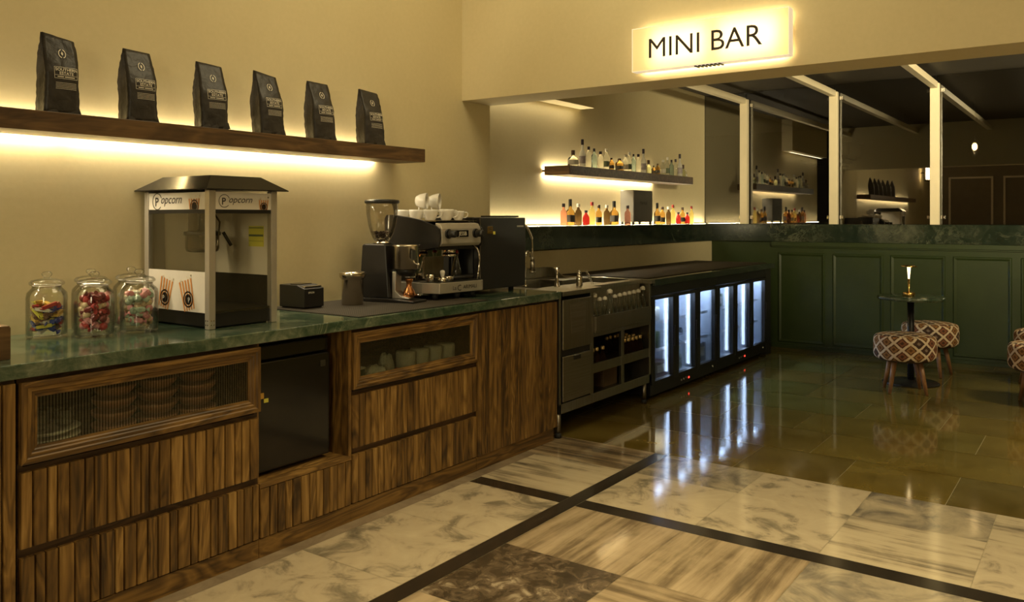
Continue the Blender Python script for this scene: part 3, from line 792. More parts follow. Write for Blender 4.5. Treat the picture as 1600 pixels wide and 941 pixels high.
# ------------------------------------------------------------------ popcorn machine
PX0, PY0, PW, PD = 2.000, 2.915, .335, .465
pm = thing('popcorn_machine', 'steel and glass popcorn machine with dark hipped roof on the worktop', 'popcorn machine', (PX0, PY0, CZ))
W, D, HT = PW, PD, .560
m = MB(); m.box(.012, W-.012, .012, D-.012, .006, .062); m.box(.03, W-.03, .03, D-.03, 0, .006); m.build('base', 'black_plastic', pm, .003)
for k, (x0, y0) in enumerate(((0, 0), (W-.030, 0), (0, D-.030), (W-.030, D-.030))):
    h = MB().box(x0, x0+.030, y0, y0+.030, 0 if k != 9 else 0, HT)
    o = h.build('corner_post', 'alu', pm, .002)
    if k == 0:
        s_ = MB()
        for zz in (.018, .035): s_.cyl((-.0015, .009, zz), (.001, .009, zz), .003, n=8).cyl((-.0015, .021, zz), (.001, .021, zz), .003, n=8).cyl((.009, -.0015, zz), (.009, .001, zz), .003, n=8).cyl((.021, -.0015, zz), (.021, .001, zz), .003, n=8)
        s_.build('rivet', 'chrome', o)
# header boards with writing
hd = MB().box(.004, .012, .030, D-.030, .482, .552).build('header_board', 'cream_panel', pm)
hr = MB().box(.030, W-.030, .004, .012, .482, .552).build('header_board', 'cream_panel', pm)
hb = MB().box(.030, W-.030, D-.012, D-.004, .482, .552).box(W-.012, W-.004, .03, D-.03, .482, .552).build('header_board', 'cream_panel', pm)
def popcorn_logo(fn, s=1.0):
    m = MB(); N = 40; pts = []; th0 = .4
    for i in range(N+1):
        a = th0+(2*PI-1.1)*i/N; pts.append((math.cos(a), math.sin(a)))
    R1, R0 = .0245*s, .0222*s; cx, cz = -.068*s, 0
    m.faces([fn(cx+R1*a, cz+R1*b) for a, b in pts]+[fn(cx+R0*a, cz+R0*b) for a, b in pts], [(i, i+1, N+2+i, N+1+i) for i in range(N)])
    m.text('P', .036*s, lambda a, b: fn(cx+a-.002, cz+b-.013*s), 0, 0, .010)
    m.text('opcorn', .036*s, lambda a, b: fn(.004*s+a, b-.006*s), 0, .35, .0)
    return m
def corn_box(fn, w_=.040, h=.034, badge=True):
    """striped popcorn carton drawn on the board: returns (orange, pale, ink) meshes"""
    o = MB(); p_ = MB(); k = MB(); n = 5
    for i in range(n):
        a0 = -w_/2+w_*(i+.15)/n; a1 = a0+w_/n*.50
        o.faces([fn(a0*.80, 0), fn(a1*.80, 0), fn(a1, h), fn(a0, h)], [(0, 1, 2, 3)])
    rr = random.Random(4)
    for i in range(9):
        cx, cz = rr.uniform(-w_*.5, w_*.5), h+rr.uniform(.002, .014); r = rr.uniform(.002, .004)
        p_.faces([fn(cx+r*math.cos(a*PI/4), cz+r*math.sin(a*PI/4)) for a in range(8)], [tuple(range(8))])
    if badge:
        N = 24
        for (ra, rb, mm) in ((.34, .27, k), (.22, 0.0, k)):
            if rb: mm.faces([fn(w_*ra*math.cos(2*PI*i/N), h*.36+w_*ra*math.sin(2*PI*i/N)) for i in range(N)]+[fn(w_*rb*math.cos(2*PI*i/N), h*.36+w_*rb*math.sin(2*PI*i/N)) for i in range(N)], [(i, (i+1) % N, N+(i+1) % N, N+i) for i in range(N)])
            else: mm.faces([fn(w_*ra*math.cos(2*PI*i/N), h*.36+w_*ra*math.sin(2*PI*i/N)) for i in range(N)], [tuple(range(N))])
    return o, p_, k
e = .0012
FL = lambda a, b: (.004-e, D/2+.040-a, .5165+b)      # on the side facing -X; text reads with +a towards -Y
FR = lambda a, b: (W/2-.020+a, .004-e, .5165+b)
popcorn_logo(FL, 1.45).build('lettering', 'ink', hd, fix=False)
popcorn_logo(lambda a, b: FR(a, b), 1.10).build('lettering', 'ink', hr, fix=False)
def put_box(fn, par, w_, h):
    o, p_, k = corn_box(fn, w_, h)
    o.build('carton_stripes', 'orange_ink', par, fix=False); p_.build('popcorn_drawing', 'popcorn_ink', par, fix=False); k.build('round_badge', 'ink', par, fix=False)
def clipz(f, zmin, e_): return lambda a, b: (lambda q: (q[0], q[1], max(zmin, q[2])))(f(a, b))
put_box(clipz(lambda a, b: (.004-e, .105-a, .476+b), .4822, 0), hd, .085, .050)
put_box(clipz(lambda a, b: (W-.068+a, .004-e, .478+b), .4822, 0), hr, .055, .045)
# black strips under the headers
MB().box(.006, .012, .030, D-.030, .466, .4815).box(.030, W-.030, .006, .012, .466, .4815).build('black_trim', 'black_plastic', pm)
# panes
MB().box(.006, .009, .030, D-.030, .230, .466).build('glass_pane', 'machine_glass', pm)
MB().box(.030, W-.030, .006, .009, .062, .466).build('glass_door', 'machine_glass', pm)
# printed lower panel on the left face
lp = MB().box(.003, .010, .030, D-.030, .064, .229).build('printed_panel', 'cream_panel', pm)
def rot(fn, ang): return lambda a, b: fn(a*math.cos(ang)-b*math.sin(ang), a*math.sin(ang)+b*math.cos(ang))
for yc, an in ((.135, .25), (.325, -.25)):
    o, p_, k = corn_box(rot(lambda a, b, yc=yc: (.003-e, yc-a, .070+b), an), .100, .125)
    o.build('carton_stripes', 'orange_ink', lp, fix=False); p_.build('popcorn_drawing', 'popcorn_ink', lp, fix=False); k.build('round_badge', 'ink', lp, fix=False)
    q = MB(); q.text('P', .030, rot(lambda a, b, yc=yc: (.003-2*e, yc-a, .070+b+.032), an)); q.build('badge_letter', 'cream_panel', lp, fix=False)
# back, inside tray
MB().box(.030, W-.004, D-.012, D-.006, .062, .482).build('back_panel', 'cream_panel', pm)
MB().box(W-.012, W-.006, .030, D-.012, .062, .482).build('side_panel', 'cream_panel', pm)
m = MB(); m.box(.014, W-.014, .014, D-.014, .0622, .070); m.box(W-.020, W-.013, .030, D-.014, .0702, .200); m.box(.014, W-.020, D-.022, D-.014, .0702, .200); m.build('popcorn_tray', 'soot_grey', pm)
MB().box(W-.0135, W-.0122, .075, .178, .322, .412).build('instruction_sticker', 'yellow_label', pm)
MB().box(W-.0142, W-.0136, .077, .176, .366, .375).box(W-.0142, W-.0136, .077, .176, .402, .406).box(W-.0142, W-.0136, .077, .176, .345, .3465).build('sticker_lines', 'label_green', pm)
MB().box(.012, W-.012, .012, D-.012, .478, .484).build('inner_ceiling', 'alu', pm)
# kettle
kt = MB().lathe([(.055, .300), (.066, .304), (.070, .318), (.070, .375), (.074, .378), (.074, .384), (.068, .384), (.062, .392), (.02, .402), (.0, .404)], 32, (W*.47, D*.60, 0), cap1=False).build('kettle', 'kettle_steel', pm)
m = MB(); m.cyl((W*.47, D*.60, .400), (W*.47, D*.60, .4775), .018); m.box(W*.47-.055, W*.47-.035, D*.60-.02, D*.60+.02, .38, .4775); m.box(W*.47+.050, W*.47+.058, D*.60-.01, D*.60+.01, .35, .4775)
m.tube([(W*.47+.03, D*.60-.03, .4775), (W*.47+.035, D*.60-.075, .43), (W*.47+.02, D*.60-.08, .33), (W*.47, D*.60-.06, .27)], .004); m.build('hanger', 'kettle_steel', kt)
MB().lathe([(.0742, .372), (.0765, .374), (.0765, .386), (.0742, .388)], 32, (W*.47, D*.60, 0), cap0=False, cap1=False).build('rim', 'black_metal', kt)
MB().cyl((W*.47+.09, D*.60-.02, .385), (W*.47+.118, D*.60-.04, .325), .0075, n=12).build('handle', 'black_plastic', kt, .001)
# roof: hipped, truncated
ov = .034; z0, z1, ins = HT+.0005, HT+.062, .088
m = MB()
a = [(-ov, -ov, z0), (W+ov, -ov, z0), (W+ov, D+ov*.6, z0), (-ov, D+ov*.6, z0)]
b = [(-ov, -ov, z0+.004), (W+ov, -ov, z0+.004), (W+ov, D+ov*.6, z0+.004), (-ov, D+ov*.6, z0+.004)]
c_ = [(-ov+ins*.9, -ov+ins, z1), (W+ov-ins*.9, -ov+ins, z1), (W+ov-ins*.9, D+ov*.6-ins, z1), (-ov+ins*.9, D+ov*.6-ins, z1)]
m.faces(a+b+c_, [(0, 1, 2, 3), (0, 1, 5, 4), (1, 2, 6, 5), (2, 3, 7, 6), (3, 0, 4, 7), (4, 5, 9, 8), (5, 6, 10, 9), (6, 7, 11, 10), (7, 4, 8, 11), (8, 9, 10, 11)])
m.build('roof', 'roof_metal', pm)

# mat, printer, steel cup
m = MB().box(2.640, 3.600, 2.733, WY-.012, CZ-.0003, CZ+.0035)
tag(m.build('counter_mat', 'woven_mat', None, .001), 'dark woven mat under the coffee things', 'mat')
MZ = CZ+.0037
pr = thing('receipt_printer', 'small black receipt printer between popcorn machine and steel cup', 'printer', (2.76, 3.245, MZ), R(3))
m = MB(); m.faces([(-.065, -.075, .006), (.065, -.075, .006), (.065, .10, .006), (-.065, .10, .006), (-.065, -.075, .098), (.065, -.075, .098), (.065, -.02, .115), (-.065, -.02, .115), (.065, .10, .115), (-.065, .10, .115)],
        [(3, 2, 1, 0), (0, 1, 5, 4), (4, 5, 6, 7), (7, 6, 8, 9), (1, 2, 8, 6, 5), (2, 3, 9, 8), (3, 0, 4, 7, 9)])
m.box(-.058, .058, -.068, .09, 0, .006); m.build('housing', 'black_plastic', pr, .004)
MB().box(-.045, .045, -.012, .045, .1152, .1185).build('cover', 'black_gloss', pr, .002)
MB().box(-.055, .055, -.068, -.045, .1035, .1095, M=Matrix.Rotation(R(0), 4, 'X')).build('paper_slot', 'steel', pr, .001)
q = MB(); q.text('EPSON', .013, lambda a, b: (a-.02, -.0757, b+.074)); q.build('lettering', 'print_cream', pr, fix=False)
cu = thing('steel_cup', 'tall stainless cup with a wide collar beside the coffee grinder', 'cup', (3.000, 3.150, MZ))
MB().lathe([(.052, 0), (.055, .003), (.055, .128), (.060, .134), (.066, .142), (.068, .160), (.066, .166), (.060, .166), (.050, .150), (.050, .01), (.0, .008)], 40, cap1=False).build('body', 'steel', cu)
MB().lathe([(.0495, .148), (.056, .156), (.056, .163), (.030, .170), (0, .171)], 32, cap0=False, cap1=False).build('insert', 'steel', cu)

# coffee grinder -------------------------------------------------------------
gr = thing('coffee_grinder', 'black coffee grinder with clear bean hopper and chrome doser', 'coffee grinder', (3.235, 3.10, MZ), R(12))
# body side profile (y front negative)
poly = [(-.02, .02), (.165, .02), (.150, .300), (.135, .306), (.012, .306), (.004, .295)]
m = MB(); m.prism(poly, -.062, .062, lambda a, b, h: (h*(1-(b)*.35), a, b)); m.build('housing', 'black_metal', gr, .006)
m = MB(); m.prism([(-.175, 0), (.165, 0), (.165, .020), (-.02, .020), (-.10, .016), (-.175, .012)], -.070, .070, lambda a, b, h: (h, a, b)); m.build('foot_plate', 'black_metal', gr, .004)
m = MB(); m.prism([(-.02, .02), (-.02, .16), (-.045, .16), (-.040, .06), (-.07, .035), (-.12, .024), (-.12, .018)], -.030, .030, lambda a, b, h: (h, a, b)); m.build('neck', 'alu', gr, .004)
do = MB().lathe([(.068, .176), (.071, .178), (.071, .292), (.073, .294), (.073, .300), (.065, .304), (0, .306)], 36, (.002, -.088, 0)).build('doser', 'steel', gr)
MB().box(-.052, -.018, -.158, -.148, .225, .275).build('window', 'soot_grey', do)
m = MB(); m.cyl((-.018, -.150, .205), (-.026, -.175, .201), .005, n=8); m.lathe([(.006, -.007), (.0085, 0), (.006, .007)], 12, (-.027, -.178, .201)); m.build('lever', 'chrome', do)
m = MB(); m.cyl((.006, -.088, .140), (.006, -.088, .178), .040, .062); m.build('doser_base', 'black_plastic', gr)
m = MB(); m.lathe([(.030, 0), (.036, .004), (.030, .030), (.015, .055), (.014, .075), (.020, .090), (.021, .098), (.0, .100)], 24, (.020, -.095, .024)); m.build('tamper_stand', 'copper', gr)
m = MB(); m.box(-.012, .045, -.118, -.088, .128, .137); m.box(.03, .075, -.15, -.11, .030, .040); m.build('fork', 'chrome', gr, .002)
m = MB().lathe([(.034, .318), (.046, .330), (.058, .355), (.072, .400), (.083, .460), (.088, .530), (.0865, .530), (.0815, .460), (.0705, .400), (.0565, .356), (.0440, .332)], 40, (0, .06, 0), cap0=False, cap1=False)
hp = m.build('bean_hopper', 'hopper_glass', gr)
MB().lathe([(.089, .522), (.093, .524), (.093, .536), (.088, .540), (.060, .543), (0, .543)], 40, (0, .06, 0), cap1=False).build('hopper_lid', 'black_plastic', hp)
MB().lathe([(.036, .306), (.048, .308), (.048, .314), (.030, .320), (.030, .330), (.0, .331)], 32, (0, .06, 0)).build('hopper_collar', 'chrome', gr)
m = MB(); rr = random.Random(2)
for k in range(240):
    a = rr.uniform(0, 2*PI); h = rr.random()**.8; r = (.038+h*.018)*math.sqrt(rr.random()); z = .337+h*.034
    q = Matrix.Rotation(rr.uniform(0, 6), 4, (rr.uniform(-1, 1), rr.uniform(-1, 1), rr.uniform(-1, 1)))
    m.lathe([(.0018, -.0055), (.0042, -.002), (.0042, .002), (.0018, .0055)], 6, (r*math.cos(a), .06+r*math.sin(a), z), M=q)
bn = m.build('coffee_beans', 'coffee_bean', gr); bn['kind'] = 'stuff'

# espresso machine -------------------------------------------------------------
EX, EY = 3.40, 2.915
es = thing('espresso_machine', 'steel fronted espresso machine with black side panels, cups on its top', 'espresso machine', (EX, EY, MZ))
L, DD = .385, .400
# side panels with a curved back-rising outline (y, z)
sp = [(.00, .285), (-.012, .335), (-.005, .385), (.03, .405), (.12, .432), (.22, .450), (.33, .462), (.385, .462), (.40, .44), (.40, .28), (.30, .262), (.12, .268)]
for xx in (0, L-.012):
    m = MB(); m.prism(sp, xx, xx+.012, lambda a, b, h: (h, a, b)); m.build('side_panel', 'black_metal', es, .003)
# upper body and cup tray
m = MB(); m.prism([(.03, .27), (.39, .27), (.39, .425), (.22, .420), (.10, .405), (.035, .390)], .0125, L-.0125, lambda a, b, h: (h, a, b)); m.build('body', 'black_metal', es)
m = MB(); m.box(.014, L-.014, .03, .385, .4255, .430); m.build('cup_tray', 'steel', es)
# steel head
m = MB(); m.prism([(.028, .290), (.000, .290), (-.016, .305), (-.014, .385), (.002, .412), (.034, .418)], .0125, L-.032, lambda a, b, h: (h, a, b)); hd = m.build('head', 'head_steel', es, .004)
for k, xx in enumerate((.062, .300)):
    m = MB(); m.cyl((xx, -.010, .358), (xx, -.024, .358), .026, n=24); m.lathe([(.016, 0), (.021, .006), (.021, .040), (.015, .048)], 12, M=Matrix.Translation((xx, -.024, .358)) @ Matrix.Rotation(R(90), 4, 'X'), smooth=False)
    m.build('steam_knob', 'black_plastic', hd)
MB().box(.125, .235, -.0190, -.0140, .340, .376).build('name_plate', 'black_gloss', hd)
q = MB(); q.text('JESSB', .031, lambda a, b: (a+.182, -.0202, b+.3475)); q.build('lettering', 'print_cream', hd, fix=False)
# lower column behind the group
m = MB(); m.box(.03, L-.02, .20, .39, .03, .27); m.build('back_column', 'black_gloss', es, .003)
MB().box(.035, L-.03, .196, .1995, .10, .262).build('splash_panel', 'chrome', es)
m = MB()
for k in range(16): m.box(.10+k*.011, .103+k*.011, .190, .1955, .105, .225)
m.build('grille', 'steel', es)
MB().cyl((.050, .194, .235), (.050, .186, .235), .010, n=16).build('pilot_light', 'orange_light', es)
# group head, portafilters
m = MB(); m.cyl((.20, .09, .285), (.20, .09, .240), .036, n=28); m.cyl((.20, .09, .245), (.20, .09, .228), .040, n=28); m.build('group_head', 'chrome', es)
for k, (xx, yy) in enumerate(((.150, .06), (.210, .10))):
    m = MB(); m.lathe([(.024, 0), (.032, .004), (.033, .024), (.030, .028), (0, .028)], 24, (xx, yy, .0955)); pf = m.build('portafilter', 'chrome', es)
    MB().cyl((xx+.030, yy-.008, .109), (xx+.150, yy-.045, .113), .010, .012, 14).build('handle', 'black_plastic', pf, .002)
m = MB(); m.tube([(.335, .03, .290), (.345, .005, .270), (.350, -.004, .240), (.342, -.012, .205)], .0055); sw = m.build('steam_wand', 'steel', es)
MB().tube([(.342, -.012, .205), (.325, -.020, .150), (.305, -.026, .100)], .0042).build('wand_tip', 'chrome', sw)
# drip tray with steel front, mitred left corner
m = MB(); m.prism([(-.012, .30), (-.020, .10), (.010, .0), (.345, -.025), (.372, -.015), (.372, .30)], .034, .092, lambda a, b, h: (a, b, h)); dt = m.build('drip_tray', 'head_steel', es, .003)
m = MB(); m.prism([(-.008, .29), (-.016, .10), (.014, .008), (.345, -.018), (.366, -.010), (.366, .29)], .0925, .0955, lambda a, b, h: (a, b, h)); m.build('drip_grid', 'soot_grey', dt)
ang = math.atan2(-.025, .335)
def ESF(a, b): return (.18+a*math.cos(ang), -.0128+a*math.sin(ang)-.0016, b)
q = MB(); q.text('La', .031, lambda a, b: ESF(a-.056, b+.050)); q.text('C', .046, lambda a, b: ESF(a-.018, b+.044)); q.text('ARIMALI', .030, lambda a, b: ESF(a+.068, b+.053)); q.build('lettering', 'ink', dt, fix=False)
for xx, yy in ((.03, .05), (.33, .03), (.03, .35), (.35, .35), (.18, .02)): MB().cyl((xx, yy, 0), (xx, yy, .034), .014, .018).build('foot', 'rubber', es)
# small tools resting on the tray
def on_es(dx, dy, dz): return (EX+dx, EY+dy, MZ+dz)
t_ = thing('coffee_tamper', 'small steel tamper standing on the drip tray of the espresso machine', 'tamper', on_es(.075, .035, .096))
MB().lathe([(.024, 0), (.025, .003), (.025, .020), (.010, .026)], 24).build('base', 'chrome', t_); MB().lathe([(.008, .026), (.011, .035), (.014, .050), (.012, .060), (.003, .064)], 20).build('handle', 'porcelain', t_)
t_ = thing('shot_jug', 'tiny steel jug left of the tamper on the drip tray', 'jug', on_es(.025, .080, .096))
MB().lathe([(.020, 0), (.023, .004), (.020, .022), (.024, .040), (.0225, .040), (.018, .022), (.0, .005)], 20, cap1=False).build('body', 'chrome', t_)
MB().tube([(.0, .022, .034), (.0, .036, .030), (.0, .036, .014), (.0, .021, .010)], .0022).build('handle', 'chrome', t_)
def swing_bottle(loc, s, label, group=None, mat='glass_clear', capm='white_cap', rs=1.0):
    t_ = thing('swing_top_bottle', label, 'bottle', loc, 0, group)
    pf = [(.030, 0), (.034, .004), (.034, .045), (.030, .075), (.018, .115), (.0125, .135), (.0120, .158), (.0145, .160), (.0145, .166)]
    pi_ = [(.0115, .166), (.0100, .158), (.0105, .135), (.0160, .115), (.0280, .075), (.0320, .045), (.0320, .008), (.001, .007)]
    MB().lathe([(a*s*rs, b*s) for a, b in pf+pi_], 20, cap1=False).build('bottle_body', 'jar_glass', t_)
    MB().lathe([(.0100*s, .1665*s), (.0140*s, .1665*s), (.0150*s, .172*s), (.0135*s, .182*s), (.006*s, .187*s)], 16).build('stopper', capm, t_)
    MB().tube([(.016*s, 0, .150*s), (.024*s, 0, .165*s), (.018*s, 0, .186*s), (0, 0, .191*s), (-.018*s, 0, .186*s), (-.024*s, 0, .165*s), (-.016*s, 0, .150*s)], .0012*s, 6).build('wire_clip', 'chrome', t_)
    return t_
swing_bottle(on_es(.290, .115, .0962), .88, 'clear swing-top bottle with red stopper standing on the espresso machine\'s tray', capm='red_cap')

# cups on the machine
def cup(loc, s, label, rz=0, tip=None):
    t_ = thing('coffee_cup', label, 'cup', loc, rz, 'white cups on the espresso machine')
    t_.rotation_euler = tip if tip else (0, 0, rz)
    MB().lathe([(.020*s, 0), (.026*s, .003*s), (.036*s, .022*s), (.043*s, .050*s), (.044*s, .062*s), (.042*s, .062*s), (.0405*s, .050*s), (.033*s, .022*s), (.020*s, .006*s), (0.001, .005*s)], 28, cap1=False).build('bowl', 'porcelain', t_)
    MB().tube([(.041*s, 0, .052*s), (.056*s, 0, .054*s), (.066*s, 0, .044*s), (.062*s, 0, .028*s), (.050*s, 0, .018*s), (.034*s, 0, .016*s)], .0036*s, 8).build('handle', 'porcelain', t_)
    return t_
TZ = .4305
cups_ = [((.072, .33), .95, 'white cup at the back left corner of the machine\'s cup tray'), ((.075, .225), .95, 'white cup on the cup tray\'s left side, second from the back'),
         ((.075, .12), .95, 'white cup behind the biggest handle cup at the tray\'s front'), ((.185, .33), .95, 'white cup in the middle of the back row on the machine'),
         ((.185, .225), .95, 'white cup in the middle of the cup tray'), ((.185, .10), 1.0, 'white cup with its handle showing at the tray\'s front edge'),
         ((.296, .105), .85, 'white cup right of the front handle cup on the tray'), ((.318, .225), .72, 'small white cup at the right end of the machine\'s tray')]
for (dx, dy), s, lab in cups_: cup(on_es(dx, dy, TZ+.0005), s, lab, R(-48))
cup(on_es(.125, .275, TZ+.0595+.0500), 1.05, 'upper white cup lying on its side, mouth to the right, left one', tip=(0, R(90), R(-62)))
cup(on_es(.235, .275, TZ+.0595+.0500), 1.05, 'upper white cup lying on its side, mouth to the right, right one', tip=(0, R(90), R(-62)))

# black counter fridge -------------------------------------------------------------
bf = thing('counter_fridge', 'matte black cube fridge on the worktop between espresso machine and faucet', 'fridge', (4.065, 3.17, CZ))
MB().box(-.225, .225, -.145, .215, .022, .452).build('body', 'black_plastic', bf, .006)
MB().box(-.230, .230, -.205, -.150, .026, .450).build('door', 'black_plastic', bf, .006)
MB().box(.060, .190, -.18, .02, .4525, .462).build('top_hinge_cover', 'black_gloss', bf, .002)
MB().box(-.2345, -.2305, -.204, -.199, .03, .445).build('door_trim', 'brushed_steel', bf)
MB().box(.135, .205, -.2068, -.2052, .392, .402).build('name_badge', 'alu', bf)
m = MB(); m.box(-.165, -.115, -.2068, -.2052, .355, .398, 0); m.box(-.110, -.090, -.2068, -.2052, .350, .368, 1); m.box(-.160, -.122, -.2075, -.2069, .372, .376, 2).box(-.160, -.122, -.2075, -.2069, .384, .388, 2); m.build('energy_sticker', ['brass', 'yellow_label', 'ink'], bf)
for sx in (-.19, .19):
    for sy in (-.12, .18): MB().cyl((sx, sy, 0), (sx, sy, .023), .016).build('foot', 'rubber', bf)

# ------------------------------------------------------------------ stainless bar station
SX0, SX1, SY = 4.312, 5.580, 2.728
ox, oy = 4.95, 3.1
st = thing('bar_station', 'stainless steel bar station with sink, bottle rail and open bays on legs', 'bar station', (ox, oy, 0))
def S_(m, name, mat, bev=0, par=None):
    o = m.build(name, mat, par or st, bev)
    if par is None: o.location = (-ox, -oy, 0)
    return o
BY = 3.50
# worktop: drainboard left with basin hole, narrow rim to the right
m = MB(); m.box(SX0, 4.792, SY-.03, 2.80, .872, .900); m.box(SX0, 4.44, 2.80, BY, .872, .900); m.box(4.44, 5.10, 3.40, BY, .872, .900); m.box(4.44, 5.10, 2.80, 2.98, .872, .900)
m.box(5.10, 5.58, 3.20, BY, .872, .900); m.box(5.10, 5.52, 2.80, 2.86, .872, .900); m.box(4.792, 5.10, 2.775, 2.80, .872, .900); m.box(5.10, 5.52, 2.775, 2.80, .872, .900); m.box(5.52, 5.58, SY-.03, 3.2, .872, .900)
S_(m, 'worktop', 'bar_steel', .002)
m = MB(); m.box(4.44, 4.446, 2.98, 3.40, .68, .872); m.box(5.094, 5.10, 2.98, 3.40, .68, .872); m.box(4.446, 5.094, 2.98, 2.986, .68, .872); m.box(4.446, 5.094, 3.394, 3.40, .68, .872); m.box(4.446, 5.094, 2.986, 3.394, .68, .686)
S_(m, 'basin', 'bar_steel')
m = MB(); m.box(5.10, 5.106, 2.86, 3.20, .62, .872); m.box(5.514, 5.52, 2.86, 3.20, .62, .872); m.box(5.106, 5.514, 2.86, 2.866, .62, .872); m.box(5.106, 5.514, 3.194, 3.20, .62, .872); m.box(5.106, 5.514, 2.866, 3.194, .62, .626)
S_(m, 'ice_well', 'bar_steel')
m = MB(); m.box(SX0, 5.36, BY-.012, BY+.030, .900, .975); m.prism([(3.33, .9005), (BY-.012, .9005), (BY-.012, .975), (BY-.05, .975)], 5.35, 5.36, lambda a, b, h: (h, a, b)); S_(m, 'backsplash', 'bar_steel', .002)
# body shell
m = MB(); m.box(SX0, SX0+.022, SY, SY+.022, .145, .872); m.box(4.690, 4.732, SY, SY+.022, .205, .872); m.box(5.545, 5.575, SY, SY+.022, .145, .872)
m.box(SX0, 5.575, SY, SY+.022, .145, .205); m.box(5.118, 5.158, SY+.001, SY+.022, .205, .575)
m.box(4.732, 5.545, SY, SY+.020, .572, .596)
S_(m, 'front_frame', 'bar_steel', .001)
m = MB(); m.box(SX0, SX0+.010, SY+.022, BY, .145, .872); m.box(5.565, 5.575, SY+.022, BY, .145, .872); m.box(SX0+.010, 5.565, BY-.01, BY, .145, .872); m.box(SX0+.010, 5.565, SY+.022, BY-.01, .145, .153); m.box(4.705, 4.715, SY+.022, BY-.01, .153, .872)
m.box(4.792, 5.52, 2.794, 2.799, .70, .871); S_(m, 'cladding', 'bar_steel')
S_(MB().box(4.732, 5.545, SY+.020, 3.2, .574, .582), 'shelf_panel', 'bar_steel'); 
S_(MB().box(4.732, 5.545, SY+.022, 3.2, .362, .368), 'shelf_panel', 'bar_steel')
S_(MB().box(4.732, 5.118, SY+.002, SY+.018, .335, .397), 'bottle_guard', 'bar_steel', .001); S_(MB().box(5.158, 5.545, SY+.002, SY+.018, .335, .397), 'bottle_guard', 'bar_steel', .001)
# speed rail in front
m = MB(); m.box(4.735, 5.54, SY-.020, SY-.014, .615, .708); m.box(4.735, 5.54, SY-.014, SY+.058, .600, .615); m.box(4.735, 4.741, SY-.014, SY+.058, .615, .708); m.box(5.534, 5.54, SY-.014, SY+.058, .615, .708); m.box(4.735, 5.54, 2.784, 2.789, .615, .70)
S_(m, 'speed_rail', 'bar_steel', .001)
# flap and lower door
fp = S_(MB().box(SX0+.030, 4.686, SY-.012, SY+.004, .535, .845), 'flap_door', 'bar_steel', .004)
S_(MB().box(SX0+.034, 4.684, SY-.008, SY+.004, .215, .495), 'lower_door', 'brushed_steel', .003)
m = MB(); m.box(SX0+.030, 4.686, SY+.006, SY+.02, .495, .535); S_(m, 'shadow_gap', 'black_metal')
S_(MB().box(4.47, 4.55, SY-.014, SY-.008, .462, .490), 'recessed_pull', 'black_metal', .003)
S_(MB().prism([(4.42, .815), (4.62, .825), (4.60, .64), (4.44, .63)], SY-.0145, SY-.0125, lambda a, b, h: (a, h, b)), 'raised_panel', 'brushed_steel')
for lx, ly in ((SX0+.014, SY+.016), (5.49, SY+.016), (SX0+.014, 3.42), (5.49, 3.42)):
    o = S_(MB().cyl((lx, ly, .030), (lx, ly, .147), .016), 'leg', 'brushed_steel')
    MB().cyl((lx, ly, 0), (lx, ly, .031), .021, .018).build('foot', 'rubber', o)
# bottles in the rail: eleven swing tops
SW = 'clear swing-top bottles in the speed rail'
xs = [4.775, 4.835, 4.905, 4.955, 5.02, 5.085, 5.16, 5.235, 5.31, 5.385, 5.45]; sz = [1.20, 1.04, 1.04, 1.26, 1.06, 1.08, 1.09, 1.10, 1.11, 1.12, 1.20]
ords = ['leftmost', 'second', 'third', 'fourth and tallest', 'fifth', 'sixth', 'seventh', 'eighth', 'ninth', 'tenth', 'rightmost']
for i, (x_, s) in enumerate(zip(xs, sz)):
    s = s*1.07
    swing_bottle((4.778+i*.070, 2.749, .6155), s, '%s clear swing-top bottle from the left in the steel speed rail' % ords[i], SW, rs=.96/s)
# jigger, pourer, spoons and faucet
t_ = thing('jigger', 'double cone steel jigger standing on the drainboard', 'jigger', (4.605, 2.93, .9005))
MB().lathe([(.021, 0), (.0195, .004), (.006, .072), (.006, .078), (.019, .128), (.018, .128), (.004, .080), (0, .079)], 24, cap1=False).build('body', 'chrome', t_)
t_ = thing('cocktail_shaker', 'small capped steel shaker on the drainboard right of the jigger', 'shaker', (4.772, 2.86, .9005))
MB().lathe([(.020, 0), (.023, .004), (.020, .060), (.014, .075)], 24).build('body', 'chrome', t_); MB().lathe([(.015, .075), (.016, .080), (.012, .090), (.006, .092), (.009, .098), (.006, .104), (.001, .105)], 20).build('cap', 'chrome', t_)
t_ = thing('bar_tongs', 'thin bar spoons leaning up beside the shaker', 'bar spoon', (4.90, 2.83, .9006))
MB().tube([(-.01, .0, 0), (.030, .08, .095)], .0016, 6).tube([(.01, .0, 0), (.055, .08, .09)], .0016, 6).build('rods', 'chrome', t_)
fc = thing('sink_faucet', 'tall chrome pre-rinse faucet beside the black counter fridge', 'faucet', (4.474, 3.090, .900))
m = MB(); m.cyl((0, 0, 0), (0, 0, .012), .020); m.tube([(0, 0, .01), (0, 0, .180), (.006, 0, .215), (.025, 0, .232), (.045, 0, .222), (.055, 0, .195)], .0065); m.build('pipe', 'chrome', fc)
m = MB(); m.cyl((.081, 0, .195), (.081, 0, .165), .010, .015); m.cyl((.081, 0, .165), (.081, 0, .100), .015, .017); m.cyl((.081, 0, .100), (.081, 0, .088), .022, .022); m.build('spray_head', 'brushed_steel', fc)
m = MB(); m.tube([(.081, 0, .195), (.080, 0, .26), (.078, 0, .315), (.060, 0, .350), (.03, 0, .380), (-.01, 0, .400), (-.05, .0, .385), (-.06, .0, .34), (-.06, 0, .02)], .0055); m.build('hose', 'chrome', fc)
m = MB()
for k in range(26):
    q = k/25; p_ = Vector((.078-.088*q, 0, .315+.085*math.sin(q*PI/2))); m.lathe([(.0075, -.0010), (.0085, 0), (.0075, .0010)], 10, tuple(p_), M=Matrix.Rotation(R(-45), 4, 'Y'))
